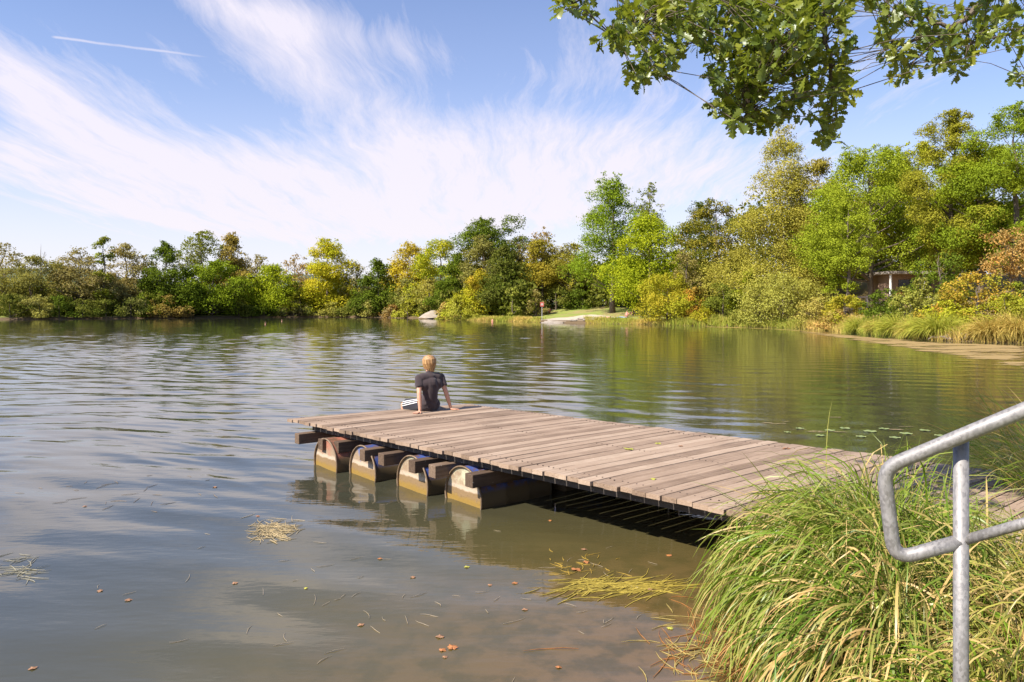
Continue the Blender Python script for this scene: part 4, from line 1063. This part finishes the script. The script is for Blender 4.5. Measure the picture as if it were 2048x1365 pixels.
def towel(px, Y, col, lab, rz=.3):
    x = PX(px, Y); b = MB(); n = 8; vs = []; top = []
    for i in range(n+1):
        for j in range(5):
            xx = -.9+1.8*i/n; yy = -.4+.8*j/4; vs.append((xx, yy, .05+.02*math.sin(4*xx+3*yy)+gz(x+xx, Y+yy)-gz(x, Y)))
    m = len(vs); vs += [(v[0], v[1], v[2]-.02) for v in vs]
    fs = [(i*5+j, (i+1)*5+j, (i+1)*5+j+1, i*5+j+1) for i in range(n) for j in range(4)]; fs += [tuple(m+k for k in reversed(f)) for f in fs]
    b.add(vs, fs); o = b.build('beach_towel', simple_mat('towel', col, None, 8, .95), None, True); o.location = (x, Y, gz(x, Y)); o.rotation_euler = (0, 0, rz); tag(o, lab, 'towel')
towel(1245, 95, (.30,.42,.62), 'light blue beach towel spread right of the tall ash trunk')
towel(1203, 94, (.45,.36,.30), 'brownish towel under the sunbather on the meadow')

def sign_post():
    Y = ray_shore(1084)+1.2; x = PX(1084, Y); z = gz(x, Y); root = empty('warning_sign', (x, Y, z)); tag(root, 'small red and white sign on a post at the water by the beach steps', 'sign')
    p = MB(); p.tube([(0,0,-.2),(0,0,2.35)], .035, 8); p.build('post', simple_mat('zinc_post', (.45,.45,.45), (.55,.55,.54), 5, .5, .5), root)
    s = MB(); s.box(-.24,.24,-.062,-.040,1.80,2.38); s.build('sign_panel', simple_mat('sign_red', (.55,.12,.08), (.50,.12,.09), 4, .5), root)
    w = MB(); w.box(-.15,.15,-.068,-.063,1.95,2.22); w.build('white_field', simple_mat('sign_white', (.55,.42,.38), (.50,.40,.37), 4, .5), root)
sign_post()
def lamp_post():
    Y = 114.0; x = PX(1192.5, Y); z = gz(x, Y); root = empty('lamp_post', (x, Y, z)); tag(root, 'slim pale grey lamp post standing at the back of the meadow', 'lamp post')
    p = MB(); p.tube([(0,0,-.2),(0,0,1.5),(0,0,3.1)], [.07,.055,.045], 8); p.build('pole', simple_mat('pale_metal', (.55,.56,.56), (.65,.66,.65), 5, .5), root, True)
    h = MB(); h.tube([(0,0,3.1),(0,0,3.16),(0,0,3.45),(0,0,3.52)], [.06,.16,.19,.05], 12); h.build('lamp_head', simple_mat('lamp_white', (.7,.7,.68), (.78,.78,.75), 5, .4), root, True)
lamp_post()
def steps():
    # pale concrete slab and boulder edging where bathers walk in
    rg = random.Random(5)
    x0 = PX(1078, ray_shore(1100)); root = empty('beach_steps', (5.6, 95.6, 0), math.radians(-36)); tag(root, 'pale concrete bathing steps leading into the water below the sign', 'steps')
    m = simple_mat('pale_concrete', (.28,.24,.20), (.38,.33,.28), 3, .9, .2, bump=.02)
    for k in range(3):
        b = MB(); b.box(-1.7,1.6,-.9+.75*k,-.12+.75*k,-.5,.08+.15*k); b.build('step', m, root, bevel=.03)
    for i in range(7):
        Y = 92.5+rg.uniform(-1, 3.5); x = 8.3+rg.uniform(-1.8, 2.6); x -= (Y-93)*.6
        b = MB(); b.ellipsoid((0,0,.1), (rg.uniform(.3,.6), rg.uniform(.2,.4), rg.uniform(.1,.18)), Matrix.Rotation(rg.random()*3, 3, 'Z'), 10, 7)
        b.v = [(v[0]+rg.uniform(-.04,.04), v[1]+rg.uniform(-.04,.04), v[2]+rg.uniform(-.03,.03)) for v in b.v]
        o = b.build('boulder', m); o.location = (x, Y, max(gz(x, Y), 0)+.02); tag(o, 'pale flat boulder in the bank right of the bathing steps', 'boulder', 'pale boulders beside the bathing steps')
steps()
def sand_heap():
    Y = ray_shore(866)+2.2; x = PX(866, Y); n = 24; mb = MB(); vs = []; rg = random.Random(9)
    for j in range(9):
        r = j/8
        for i in range(n):
            a = 2*PI*i/n; vs.append((math.cos(a)*2.5*r*(1+.1*math.sin(3*a)), math.sin(a)*1.8*r, (1.15*(1-r**1.6)-.15*r)+.05*math.sin(5*a+j)*(1 if j else 0)))
    fs = [(j*n+i, (j+1)*n+i, (j+1)*n+(i+1)%n, j*n+(i+1)%n) for j in range(8) for i in range(n)]
    mb.add(vs, fs); o = mb.build('sand_heap', simple_mat('pale_sand', (.29,.24,.19), (.36,.31,.25), 2, .95, .1, bump=.03), None, True); o.location = (x, Y, gz(x, Y)+.05)
    tag(o, 'pale heap of sand on the bank between the willow bushes', 'sand heap')
sand_heap()
def buoy():
    Y = 100.; b = MB(); b.tube([(0,0,-.3),(0,0,.0),(0,0,.34),(0,0,.38)], [.12,.14,.11,.04], 10); o = b.build('marker_buoy', simple_mat('faded_red', (.55,.22,.15), (.6,.3,.2), 6, .6), None, True); o.location = (PX(985, Y), Y, 0)
    tag(o, 'small faded red marker buoy in the water below the orange maple', 'buoy')
buoy()
# ------------------------------------------------------------------ terrace with a kiosk up the slope
def terrace():
    M_gw = simple_mat('grey_timber', (.30,.25,.22), (.46,.40,.36), 5, .9, .2, stretch=(1,1,6))
    Y = 66.; xa, xb = PX(1690, Y), PX(2130, Y); z = gz(PX(1850, Y), Y)
    f = empty('timber_fence', (xa, Y, z)); tag(f, 'grey timber post and rail fence along the top of the slope', 'fence')
    L = xb-xa; n = 10
    for i in range(n+1):
        p = MB(); p.box(i*L/n-.07, i*L/n+.07, -.07, .07, -1.2, 1.45); p.build('post', M_gw, f)
    for zz in (.35, .85, 1.35):
        r = MB(); r.box(0, L, -.10, -.072, zz-.09, zz+.07); r.build('rail', M_gw, f)
    k = empty('kiosk', (PX(1835, 71), 71, gz(PX(1835, 71), 71))); tag(k, 'low kiosk with flat grey roof and white pillar behind the fence', 'kiosk')
    b = MB(); b.box(-2.6, 2.8, .4, 4, -1.5, 2.5); b.build('wall', simple_mat('dark_brown_boards', (.26,.17,.13), (.34,.23,.17), 3, .9, stretch=(6,1,1)), k)
    b = MB(); b.box(-3.3, 3.6, -1.2, 4.5, 2.52, 2.78); b.build('roof', M_gw, k)
    for xx in (-3.0, .1, 3.2):
        b = MB(); b.tube([(xx, -.9, -1.5), (xx, -.9, 2.52)], .11, 10); b.build('pillar', simple_mat('white_paint', (.72,.68,.66), (.78,.75,.72), 4, .6), k)
    b = MB(); b.box(-1.6, 1.5, .33, .397, .9, 2.0); w = b.build('window', simple_mat('dark_glass', (.03,.03,.04), (.06,.06,.07), 4, .2, .6), k)
    b = MB(); b.box(-1.8, 1.7, -.1, .31, .62, .84); b.build('counter', simple_mat('red_counter', (.50,.10,.06), (.42,.09,.06), 4, .6), k)
    for xx, lab in ((-2.2, 'red parasol base and table left of the kiosk'), (4.6, 'red garden table right of the kiosk')):
        X0 = PX(1835, 68)+xx; t = empty('garden_table', (X0, 68.4, gz(X0, 68.4))); tag(t, 'red garden table on the terrace, ' + ('left' if xx < 0 else 'right') + ' of the kiosk pillar', 'table')
        b = MB(); b.tube([(0,0,.70),(0,0,.75)], .55, 18); b.build('table_top', simple_mat('red_table', (.55,.10,.06), (.5,.1,.07), 4, .5), t)
        for a in range(4):
            b = MB(); b.tube([(math.cos(a*PI/2)*.4, math.sin(a*PI/2)*.4, 0), (math.cos(a*PI/2)*.32, math.sin(a*PI/2)*.32, .7)], .025, 6); b.build('leg', M_gw, t)
    Yr = 65.8; b = MB(); vs = []; fs = []
    for i in range(20):
        for j in range(8):
            a = 2*PI*i/20; c = 2*PI*j/8; r = .32+.07*math.cos(c); vs.append((math.cos(a)*r, .07*math.sin(c), math.sin(a)*r))
    fs = [(i*8+j, ((i+1)%20)*8+j, ((i+1)%20)*8+(j+1)%8, i*8+(j+1)%8) for i in range(20) for j in range(8)]
    b.add(vs, fs); o = b.build('life_ring', simple_mat('ring_red', (.6,.12,.07), (.66,.16,.1), 5, .5), None, True); o.location = (PX(1836, Yr), Yr-.0, z+.55); tag(o, 'red life ring hanging on the timber fence', 'life ring')
terrace()

# ------------------------------------------------------------------ galvanised handrail
def handrail():
    Y0 = 2.20
    def P(px, py, Y): return Vector((PX(px, Y), Y, PZ(py, Y)))
    m, nt, out = new_mat('galvanised_steel'); N = NT(nt); v = N.coord()
    vo = N.n('ShaderNodeTexVoronoi'); nt.links.new(N.mapping(v, sc=(1,1,.6)), vo.inputs['Vector']); vo.inputs['Scale'].default_value = 150
    n1 = N.noise(v, 16, 4, .6); n2 = N.noise(v, 70, 3, .6)
    sp = N.xyz(vo.outputs['Color'])[0]
    c = N.mix(sp, (.20,.188,.184), (.30,.284,.278)); c = N.mix(N.mapr(n1, .52, .70, 0, .35), c, (.42,.40,.395)); c = N.mix(N.mapr(n2, .62, .75, 0, .35), c, (.26,.24,.22))
    b = N.bsdf(c, N.mapr(sp, 0, 1, .46, .62), .5, .30, N.bump(n2, 1, .0008)); nt.links.new(b.outputs[0], out.inputs[0])
    root = empty('handrail', (PX(1922, Y0), Y0, 0)); tag(root, 'galvanised steel tube handrail standing at the bank on the right', 'handrail')
    O = root.location.copy()
    r = .0210
    def arc(a, c, b_, rad=.07, k=7):
        d1 = (a-c).normalized(); d2 = (b_-c).normalized(); p = c+d1*rad; q = c+d2*rad
        return [p.lerp(c, t).lerp(c.lerp(q, t), t) for t in [i/(k-1) for i in range(k)]]
    # the rail slants along the bank stairs, coming a little nearer to the right
    A = P(2200, 758, 1.98); B = P(1767, 937, 2.27); C_ = P(1789, 1120, 2.27); D = P(1922, 1083, Y0); E = P(2200, 1004, 1.98)
    pts = [A, A.lerp(B, .5)] + arc(A, B, C_, .05) + arc(B, C_, D, .06) + [D]
    t = MB(); t.tube([p-O for p in pts], r, 20); t.build('loop_rail', m, root, True)
    t = MB(); t.tube([D-O+(E-D).normalized()*.01, E-O], .0150, 16); t.build('lower_rail', m, root, True)
    zt = PZ(884, Y0)+.012
    t = MB(); t.tube([(0,0,gz(O.x, O.y)-.3), (0,0,zt)], r*.985, 20); t.build('post', m, root, True)
    t = MB(); t.tube([(A.x-O.x, A.y-O.y, gz(A.x, A.y)-.3), (A.x-O.x, A.y-O.y, A.z-.01)], r*.985, 20); t.build('post', m, root, True)
    # weld collars
handrail()

# ------------------------------------------------------------------ the sedge on the bank
def sedge(name, label, cx, cy, rad, n, length, width, seed, c1, c2, droop=(1.6, 2.8), bias=(0, 0), z0=None, dry=.25, up=1.0, upr=.9, group='sedge tussocks on the near bank'):
    rg = np.random.default_rng(seed); a = rg.uniform(0, 2*PI, n); r = np.sqrt(rg.random(n))*rad
    x = cx+np.cos(a)*r; y = cy+np.sin(a)*r; z = np.maximum(ground_z(x, y), 0.02) if z0 is None else np.full(n, z0)+.12*(1-(r/rad)**2)
    k = r/rad
    d = np.column_stack([np.cos(a)*k*.75+bias[0]+rg.normal(0, .17, n), np.sin(a)*k*.75+bias[1]+rg.normal(0, .17, n), np.full(n, up)+rg.normal(0, .12, n)])
    ln = length*rg.uniform(.55, 1.15, n); dr = rg.uniform(droop[0], droop[1], n)
    upright = rg.random(n) < .07; dr[upright] *= .3; ln[upright] *= upr
    V, Fc = blades(rg, np.column_stack([x, y, z])-np.array([cx, cy, 0]), unit(d), ln, width*rg.uniform(.45, 1.45, n), dr, 10, rg.normal(0, .25, (n, 2)))
    V[:, 2] = np.maximum(V[:, 2], 0.004)
    t = np.clip(rg.normal(.16, .20, n), 0, .7); t = np.where(rg.random(n) < dry, rg.uniform(.75, 1, n), t)
    # tips dry out first
    seg = np.tile(np.linspace(0, 1, 10), n); ti = np.clip(np.repeat(t, 10) + .22*np.maximum(0, seg-.72)*2*np.repeat(rg.random(n), 10), 0, 1)
    o = link(name, np_mesh(name, V, Fc, {'tint': ti}), leaf_mat(c1, c2, .26, gloss=.02, k=.88), loc=(cx, cy, 0)); tag(o, label, 'grass tussock', group)
G1 = (.070,.150,.018); G2 = (.105,.190,.018); D1 = (.36,.28,.15); D2 = (.48,.33,.18)
sedge('sedge_tussock', 'big arching sedge tussock hanging over the dock corner', 2.08, 4.42, .34, 3600, .90, .0068, 1, G2, D1, (2.1, 3.7), (-.30, -.20), .22, .18)
sedge('sedge_tussock', 'green sedge tussock drooping to the water in front of the big one', 1.98, 3.95, .34, 3400, .95, .0078, 2, G2, D1, (2.3, 3.9), (-.25, -.32), .18, .13)
sedge('sedge_tussock', 'long bladed green tussock right behind the handrail loop', 2.24, 3.58, .34, 3200, .80, .0085, 3, G1, D1, (2.2, 3.8), (-.18, -.38), .20, .18)
sedge('sedge_tussock', 'sedge tussock between the handrail post and the dock', 2.85, 3.45, .36, 1800, .45, .0065, 4, G2, D1, (1.1, 2.8), (-.1, -.1), .34, .35)
sedge('sedge_tussock', 'dark based tussock at the water left of the handrail post', 1.80, 3.40, .28, 2200, .74, .0080, 5, G1, D2, (2.2, 3.8), (-.2, -.3), .16, .24)
sedge('sedge_tussock', 'dry straw coloured tussock right of the handrail post', 2.32, 3.05, .38, 2600, .60, .0058, 6, (.22,.24,.05), D1, (1.8, 3.4), (-.15, -.2), .30, .55)
sedge('sedge_tussock', 'short leafy green tussock at the foot of the handrail post', 1.85, 2.72, .30, 1700, .50, .0070, 7, G2, D2, (1.8, 3.2), (-.1, -.1), .18, .25)
sedge('sedge_tussock', 'upright thin tussock beyond the dock at the right edge', 4.3, 5.6, .5, 700, .85, .006, 8, G2, D1, (.5, 1.6), (-.1, 0), .42, .2)
sedge('dead_grass', 'matted dead brown blades at the waterline under the sedge', 1.72, 3.78, .42, 1500, .42, .006, 9, (.20,.11,.05), (.30,.17,.08), (1.5, 3.2), (-.3, -.3), .06, .5, up=.5, group=None)
def bank_grass():
    rg = np.random.default_rng(31); n = 16000
    x = rg.uniform(.8, 6.5, n); y = rg.uniform(1.6, 7.5, n); sd = shore_sd(x, y)
    # keep the walking surface of the dock free
    rel = np.column_stack([x-P_L0.x, y-P_L0.y]); q = rel @ np.array([-OUTN.x, -OUTN.y]); along = rel @ np.array([dL.x, dL.y])
    ok = (sd > .02) & ~((q > -.05) & (q < 2.75)); x, y = x[ok], y[ok]; n = len(x)
    base = np.column_stack([x, y, ground_z(x, y)-.01]); d = unit(np.column_stack([rg.normal(-.15, .35, n), rg.normal(-.1, .35, n), np.ones(n)]))
    V, Fc = blades(rg, base, d, rg.uniform(.12, .42, n), rg.uniform(.003, .0065, n), rg.uniform(.6, 2.6, n), 5)
    ti = np.repeat(np.clip(rg.normal(.45, .35, n), 0, 1), 5)
    o = link('bank_grass', np_mesh('bank_grass', V, Fc, {'tint': ti}), leaf_mat(G2, D1, .3)); tag(o, 'mixed green and dry grass covering the near bank', 'grass', kind='stuff')
bank_grass()

# ------------------------------------------------------------------ oak bough overhead
OAK = [(0,-.02)]
def oak_outline():
    R = []; lobes = [(.10,.10),(.06,.18),(.17,.27),(.10,.35),(.25,.46),(.14,.54),(.30,.66),(.17,.73),(.25,.86),(.12,.90)]
    right = [(x, y) for x, y in lobes]; return [(.015, 0)] + right + [(.0, 1.0)] + [(-x, y) for x, y in reversed(right)] + [(-.015, 0)]
def oak_bough():
    rg = np.random.default_rng(14)
    root = empty('oak_tree', (7.6, 3.9, gz(7.6, 3.9))); O = np.array(root.location)
    tag(root, 'oak whose leafy boughs hang into the picture from the upper right', 'tree')
    def Q(px, py, Y): return np.array([PX(px, Y), Y, PZ(py, Y)])
    limbs = [  # px, py, Y along each limb
        [(2900,-900,4.6),(2400,-520,4.7),(2050,-250,4.8),(1800,-90,4.8),(1640,30,4.75),(1540,110,4.7),(1480,180,4.65)],
        [(2050,-250,4.8),(1800,-220,4.6),(1560,-120,4.5),(1400,-20,4.4),(1310,70,4.4),(1290,130,4.4)],
        [(1560,-120,4.5),(1350,-110,4.4),(1200,-30,4.4),(1145,8,4.4)],
        [(1400,-20,4.4),(1300,30,4.3),(1225,72,4.3)],
        [(2400,-520,4.7),(2150,-200,5.2),(2000,-20,5.3),(1900,60,5.3),(1820,130,5.3)],
        [(2150,-200,5.2),(2120,-60,5.2),(2040,60,5.2),(1940,90,5.2)],
        [(1640,30,4.75),(1660,140,4.8),(1672,230,4.8),(1640,262,4.8)],
        [(1540,110,4.7),(1600,170,4.9),(1585,225,4.9)],
        [(1480,180,4.65),(1500,225,4.6),(1490,245,4.6)],
        [(2500,-300,6.0),(2200,60,6.2),(2060,160,6.2)],
        [(1900,60,5.3),(1850,40,5.3),(1780,30,5.3)], [(1900,60,5.3),(1780,90,5.3),(1790,120,5.3)],
        [(1800,-90,4.8),(1620,-60,4.9),(1480,10,4.9),(1400,80,4.9)]]
    wood = MB(); spine = []
    tr = [np.array([7.6,3.9,-.3+root.location.z]), np.array([7.5,3.95,2.2]), np.array([7.2,4.1,4.4]), Q(2900,-900,4.6)]
    wood.tube([Vector(p-O) for p in tr]+[Vector(p-O) for p in (np.array([7.3,4.2,6.5]), np.array([7.5,4.2,8.5]))], [.36,.28,.24,.17,.12,.05], 12)
    for li, l in enumerate(limbs):
        P = [Q(*p) for p in l]; S = []
        for i in range(len(P)-1):
            for t in np.linspace(0, 1, 5)[:-1]: S.append(P[i]*(1-t)+P[i+1]*t + rg.normal(0, .012, 3))
        S.append(P[-1]); r0 = .075 if li == 0 else (.05 if li in (1, 4) else .017)
        rad = np.linspace(r0, .004, len(S))**1.0; wood.tube([Vector(p-O) for p in S], list(np.maximum(rad, .0035)), 7)
        spine += S[2:]
    spine = np.array(spine)
    blobs = [(1155,6,42,22,9),(1232,72,36,22,9),(1290,20,60,36,22),(1310,80,48,40,20),(1292,142,34,32,13),(1385,22,60,44,22),(1395,70,44,26,9),
        (1480,40,80,62,42),(1560,60,90,80,60),(1640,50,70,66,36),(1478,130,62,56,30),(1560,150,70,56,34),(1468,200,46,38,18),(1512,232,46,24,13),(1640,140,50,44,18),
        (1655,215,30,40,11),(1598,212,34,24,7),(1690,165,26,32,7),(1655,262,24,16,5),(1560,10,150,24,30),(1730,0,60,14,6),
        (1800,12,44,26,10),(1785,70,36,44,13),(1800,125,30,30,8),(1848,36,40,30,10),(1870,90,44,34,11),(1925,70,44,34,12),(1905,122,26,26,5),(1960,20,50,30,9),(1985,60,40,40,9),(2032,40,34,60,13),(2042,158,16,20,4),(2035,120,14,14,1)]
    out = oak_outline(); no = len(out); V = []; Fs = []; TI = []; nv = 0; tw = MB()
    olp = np.array(out)
    def leaf(p, d, nrm, L):
        nonlocal nv
        d = d/np.linalg.norm(d); nrm = nrm - d*nrm.dot(d); nrm /= np.linalg.norm(nrm)+1e-9; s = np.cross(d, nrm)
        curl = rg.uniform(-.35, .5); fold = rg.uniform(.05, .5); wf = rg.uniform(.85, 1.15)
        x = olp[:, 0]*L*wf; y = olp[:, 1]*L
        pts = p + np.outer(y, d) + np.outer(x, s) + np.outer(np.abs(x)*fold - (y/L)**2*curl*L*.5 + .012*L*np.sin(olp[:, 1]*25+olp[:, 0]*14), nrm)
        mid = [p + d*L*t - nrm*((t**2)*curl*L*.5) for t in (0, .2, .4, .6, .8, 1.0)]
        V.append(np.vstack([pts, mid])); base = nv; M0 = nv+no
        # fan the outline onto the midrib
        for i in range(no-1):
            ty = (out[i][1]+out[i+1][1])/2; k = int(round(ty*5)); Fs.append((base+i, base+i+1, M0+k))
        for i in range(no-1):
            k0 = int(round((out[i][1]+out[i+1][1])/2*5)); k1 = int(round((out[min(i+1, no-1)][1]+out[min(i+2, no-1)][1])/2*5))
            if k0 != k1: Fs.append((base+i+1, M0+k1, M0+k0))
        nv += no+6; return len(Fs)
    cnt = 0
    for (cx_, cy_, rx, ry, nc) in blobs:
        cy_ += 4 if cy_ > 60 else 0
        d2 = None
        for k in range(int(nc*1.75)):
            a = rg.uniform(0, 2*PI); r = math.sqrt(rg.random()); px = cx_+rx*r*math.cos(a); py = cy_+ry*r*math.sin(a)
            # depth from the nearest limb, spread through the bough's thickness
            best = spine[np.argmin((spine[:, 0]/spine[:, 1]*F+CX-px)**2 + (HY-(spine[:, 2]-H)/spine[:, 1]*F-py)**2)]
            Y = best[1] + rg.normal(0, .32); c = Q(px, py, Y)
            s = spine[np.argmin(np.sum((spine-c)**2, 1))]
            m = (s+c)/2 + np.array([0, 0, .05])*rg.uniform(-.5, 1)
            tw.tube([Vector(s-O), Vector(m-O), Vector(c-O)], [.0036, .0026, .0018], 4, False)
            tint = float(np.clip(rg.normal(.32, .22), 0, 1)); 
            if rg.random() < .04: tint = 1.0
            dm = (c-s); dm = dm/(np.linalg.norm(dm)+1e-6)
            for j in range(rg.integers(4, 8)):
                dd = dm*.6 + rg.normal(0, .75, 3) + np.array([0, 0, -.12]); nrm = np.array([rg.normal(0, .55), rg.normal(0, .55), 1.0]); f0 = len(Fs)
                if rg.random() < .35: nrm = rg.normal(0, 1, 3)
                leaf(c - O + rg.normal(0, .014, 3), dd, nrm, rg.uniform(.052, .096)); TI += [min(1, max(0, tint+rg.normal(0, .12)))]*(len(Fs)-f0)
    me = np_mesh('leaves', np.vstack(V), np.array(Fs), {'tint': np.array(TI)})
    link('leaves', me, leaf_mat((.070,.115,.022), (.170,.195,.022), .42, gloss=.04), root)
    wood.add(tw.v, tw.f); wood.build('trunk', M_bark, root, True)
oak_bough()

# ------------------------------------------------------------------ things floating on the water
def wz(x, y): return float(wave_z(np.array([x]), np.array([y]))[0])
def litter():
    rg = random.Random(17)
    spots = [(905,1296,M_oleaf,.075),(885,1301,M_oleaf,.05),(1338,1112,M_oleaf,.055),(1030,1166,M_oleaf,.05),(1505,1265,M_oleaf,.08),(470,1168,M_bleaf,.05),(257,1201,M_bleaf,.055),(200,1182,M_bleaf,.05),
        (826,1155,M_bleaf,.05),(934,1135,M_yleaf,.05),(612,1180,M_yleaf,.035),(760,1118,M_oleaf,.045),(890,1315,M_bleaf,.035),(1117,1335,M_oleaf,.04),(66,1338,M_bleaf,.05),(880,1275,M_bleaf,.06),
        (1100,1042,M_oleaf,.045),(1168,1100,M_bleaf,.06),(1172,1126,M_oleaf,.06),(1152,1140,M_oleaf,.09),(516,1035,M_oleaf,.04),(1050,1222,M_bleaf,.045),(722,1250,M_bleaf,.05),(1300,1180,M_bleaf,.05),(1340,1258,M_yleaf,.05),(980,1170,M_bleaf,.04),(170,1012,M_bleaf,.05),(430,975,M_bleaf,.06)]
    for px, py, m, s in spots:
        p = onplane(px, py, 0); o = plane_leaf(size=s*.85).build('floating_leaf', m); o.location = (p.x, p.y, wz(p.x, p.y)+.003); o.rotation_euler = (rg.uniform(-.05,.05), rg.uniform(-.05,.05), rg.uniform(0, 6))
        tag(o, 'small fallen leaf floating on the water off the near side of the dock', 'leaf', 'leaves floating on the near water')
    def straw(label, px, py, sx, sy, n, lmin, lmax, col, ang=None, r=.0022):
        mb = MB()
        for k in range(n):
            p = onplane(px+rg.gauss(0, sx), py+rg.gauss(0, sy), 0); a = rg.uniform(0, PI) if ang is None else ang+rg.gauss(0, .35); L = rg.uniform(lmin, lmax); cv = rg.uniform(-.5, .5); pts = []
            for t in (0, .25, .5, .75, 1):
                q = Vector((p.x+math.cos(a+cv*t)*L*(t-.5), p.y+math.sin(a+cv*t)*L*(t-.5), 0)); q.z = wz(q.x, q.y)+.002+rg.uniform(0, .004); pts.append(q)
            mb.tube(pts, [r*.6, r, r, r*.8, r*.3], 4, False)
        o = mb.build('floating_debris', simple_mat('wet_straw', col, tuple(c*.6 for c in col), 20, .5)); tag(o, label, 'floating debris', kind='stuff')
    straw('pale tangle of cut reeds floating left of the dock', 552, 1060, 22, 10, 130, .08, .26, (.55,.42,.22))
    straw('yellow stalks floating in a long raft beside the sedge', 1240, 1176, 62, 9, 130, .12, .45, (.50,.38,.07), .45, .0032)
    straw('yellow weed bits on the water in front of the drums', 1150, 1132, 36, 14, 30, .04, .16, (.50,.33,.06), None, .0022)
    straw('thin pale stalks drifting at the left edge of the water', 40, 1135, 40, 14, 34, .1, .3, (.42,.38,.26))
    straw('thin stalks scattered over the near water', 900, 1200, 330, 90, 70, .04, .16, (.45,.36,.24), None, .0014)
    straw('orange brown stalks in the shallow water below the sedge', 1500, 1290, 90, 45, 170, .08, .34, (.40,.17,.05), None, .0022)
    straw('stalks floating off the foot of the sedge at lower right', 1380, 1310, 60, 35, 50, .08, .3, (.50,.38,.12), None, .0022)
    straw('brown stalks drifting on the left middle water', 250, 985, 120, 16, 26, .05, .2, (.30,.22,.14), None, .002)
    # lily pads behind the dock
    M_pad = simple_mat('lily_pad', (.16,.22,.06), (.30,.32,.10), 14, .4, .5)
    for k, (px, py, s) in enumerate(((1660,862,.12),(1690,858,.13),(1740,864,.15),(1768,859,.12),(1640,872,.10),(1812,868,.14),(1722,874,.11),(1600,858,.10),(1850,862,.13),(1790,876,.12),(1575,866,.08),(1880,872,.12))):
        p = onplane(px, py, 0); mb = MB(); n = 20; vs = [(0,0,.004)]; s *= .62
        for i in range(n+1): 
            a = .18+(2*PI-.36)*i/n; vs.append((math.cos(a)*s, math.sin(a)*s, .006+.004*math.sin(5*a)))
        mb.add(vs, [(0, i+1, i+2) for i in range(n)]); o = mb.build('lily_pad', M_pad, None, True); o.location = (p.x, p.y, wz(p.x, p.y)+.003); o.rotation_euler = (0, 0, rg.uniform(0, 6))
        tag(o, 'green lily pad floating beyond the dock', 'lily pad', 'lily pads beyond the dock')
    # algae mats: thin sheets with ragged outlines
    def mat_sheet(name, label, poly, c1, c2, thr, sc, seed):
        m, nt, out = new_mat(name); N = NT(nt); p = N.pos(); n1 = N.noise(N.mapping(p, sc=(.6,1.6,1)), sc, 8, .72); n2 = N.noise(p, 9, 4, .6)
        ed = N.n('ShaderNodeAttribute', attribute_name='edge').outputs['Fac']
        b = N.bsdf(N.mix(n2, c1, c2), .75, .3); t = N.n('ShaderNodeBsdfTransparent'); mx = N.n('ShaderNodeMixShader')
        k = N.mapr(N.m('ADD', n1, N.m('MULTIPLY', ed, -.30)), thr, thr+.02); nt.links.new(k, mx.inputs[0]); nt.links.new(t.outputs[0], mx.inputs[1]); nt.links.new(b.outputs[0], mx.inputs[2]); nt.links.new(mx.outputs[0], out.inputs[0])
        # grid inside the polygon's bounding box, with distance to the edge stored per face
        px_ = np.array([q[0] for q in poly]); py_ = np.array([q[1] for q in poly]); W = [onplane(a, b2, 0) for a, b2 in poly]
        P = np.array([[w.x, w.y] for w in W]); x0, y0 = P.min(0); x1, y1 = P.max(0); nx = 120; ny = 120
        X, Y = np.meshgrid(np.linspace(x0, x1, nx), np.linspace(y0, y1, ny)); 
        d2 = np.full(X.shape, 1e9); ins = np.zeros(X.shape, bool); Q = np.roll(P, -1, 0)
        for (ax, ay), (bx, by) in zip(P, Q):
            ex, ey = bx-ax, by-ay; t_ = np.clip(((X-ax)*ex+(Y-ay)*ey)/(ex*ex+ey*ey), 0, 1); d2 = np.minimum(d2, (X-ax-t_*ex)**2+(Y-ay-t_*ey)**2)
            ins ^= ((ay > Y) != (by > Y)) & (X < (bx-ax)*(Y-ay)/(by-ay+1e-12)+ax)
        edge = 1-np.clip(np.sqrt(d2)/(.16*min(x1-x0, y1-y0)), 0, 1); i = (np.arange(nx-1)[None]+np.arange(ny-1)[:, None]*nx).ravel(); inside = ins.ravel()[i]
        i = i[inside]; Vt = np.stack([X.ravel(), Y.ravel(), wave_z(X.ravel(), Y.ravel())+.006], 1)
        me = np_mesh(name, Vt, np.stack([i, i+1, i+1+nx, i+nx], 1), {'edge': edge.ravel()[i]})
        tag(link(name, me, m, smooth=True), label, 'algae', kind='stuff')
    mat_sheet('algae_mat', 'yellow brown algae mat along the right shore', [(1560,657.5),(1700,668),(1900,685),(2060,690),(2150,700),(2150,765),(2000,742),(1850,712),(1690,686),(1560,662)], (.34,.25,.06), (.30,.18,.10), .43, .45, 1)
    mat_sheet('duckweed', 'thin brown weed drifting beyond the dock near the lily pads', [(1400,845),(1600,815),(1900,850),(2060,850),(2060,905),(1800,902),(1600,885)], (.24,.20,.08), (.30,.20,.13), .575, .9, 2)
    mat_sheet('algae_mat', 'narrow yellow scum line at the foot of the willow bushes', [(1390,652.8),(1500,655),(1640,662),(1640,666),(1500,658),(1390,655)], (.42,.34,.05), (.36,.22,.09), .47, .5, 3)
litter()
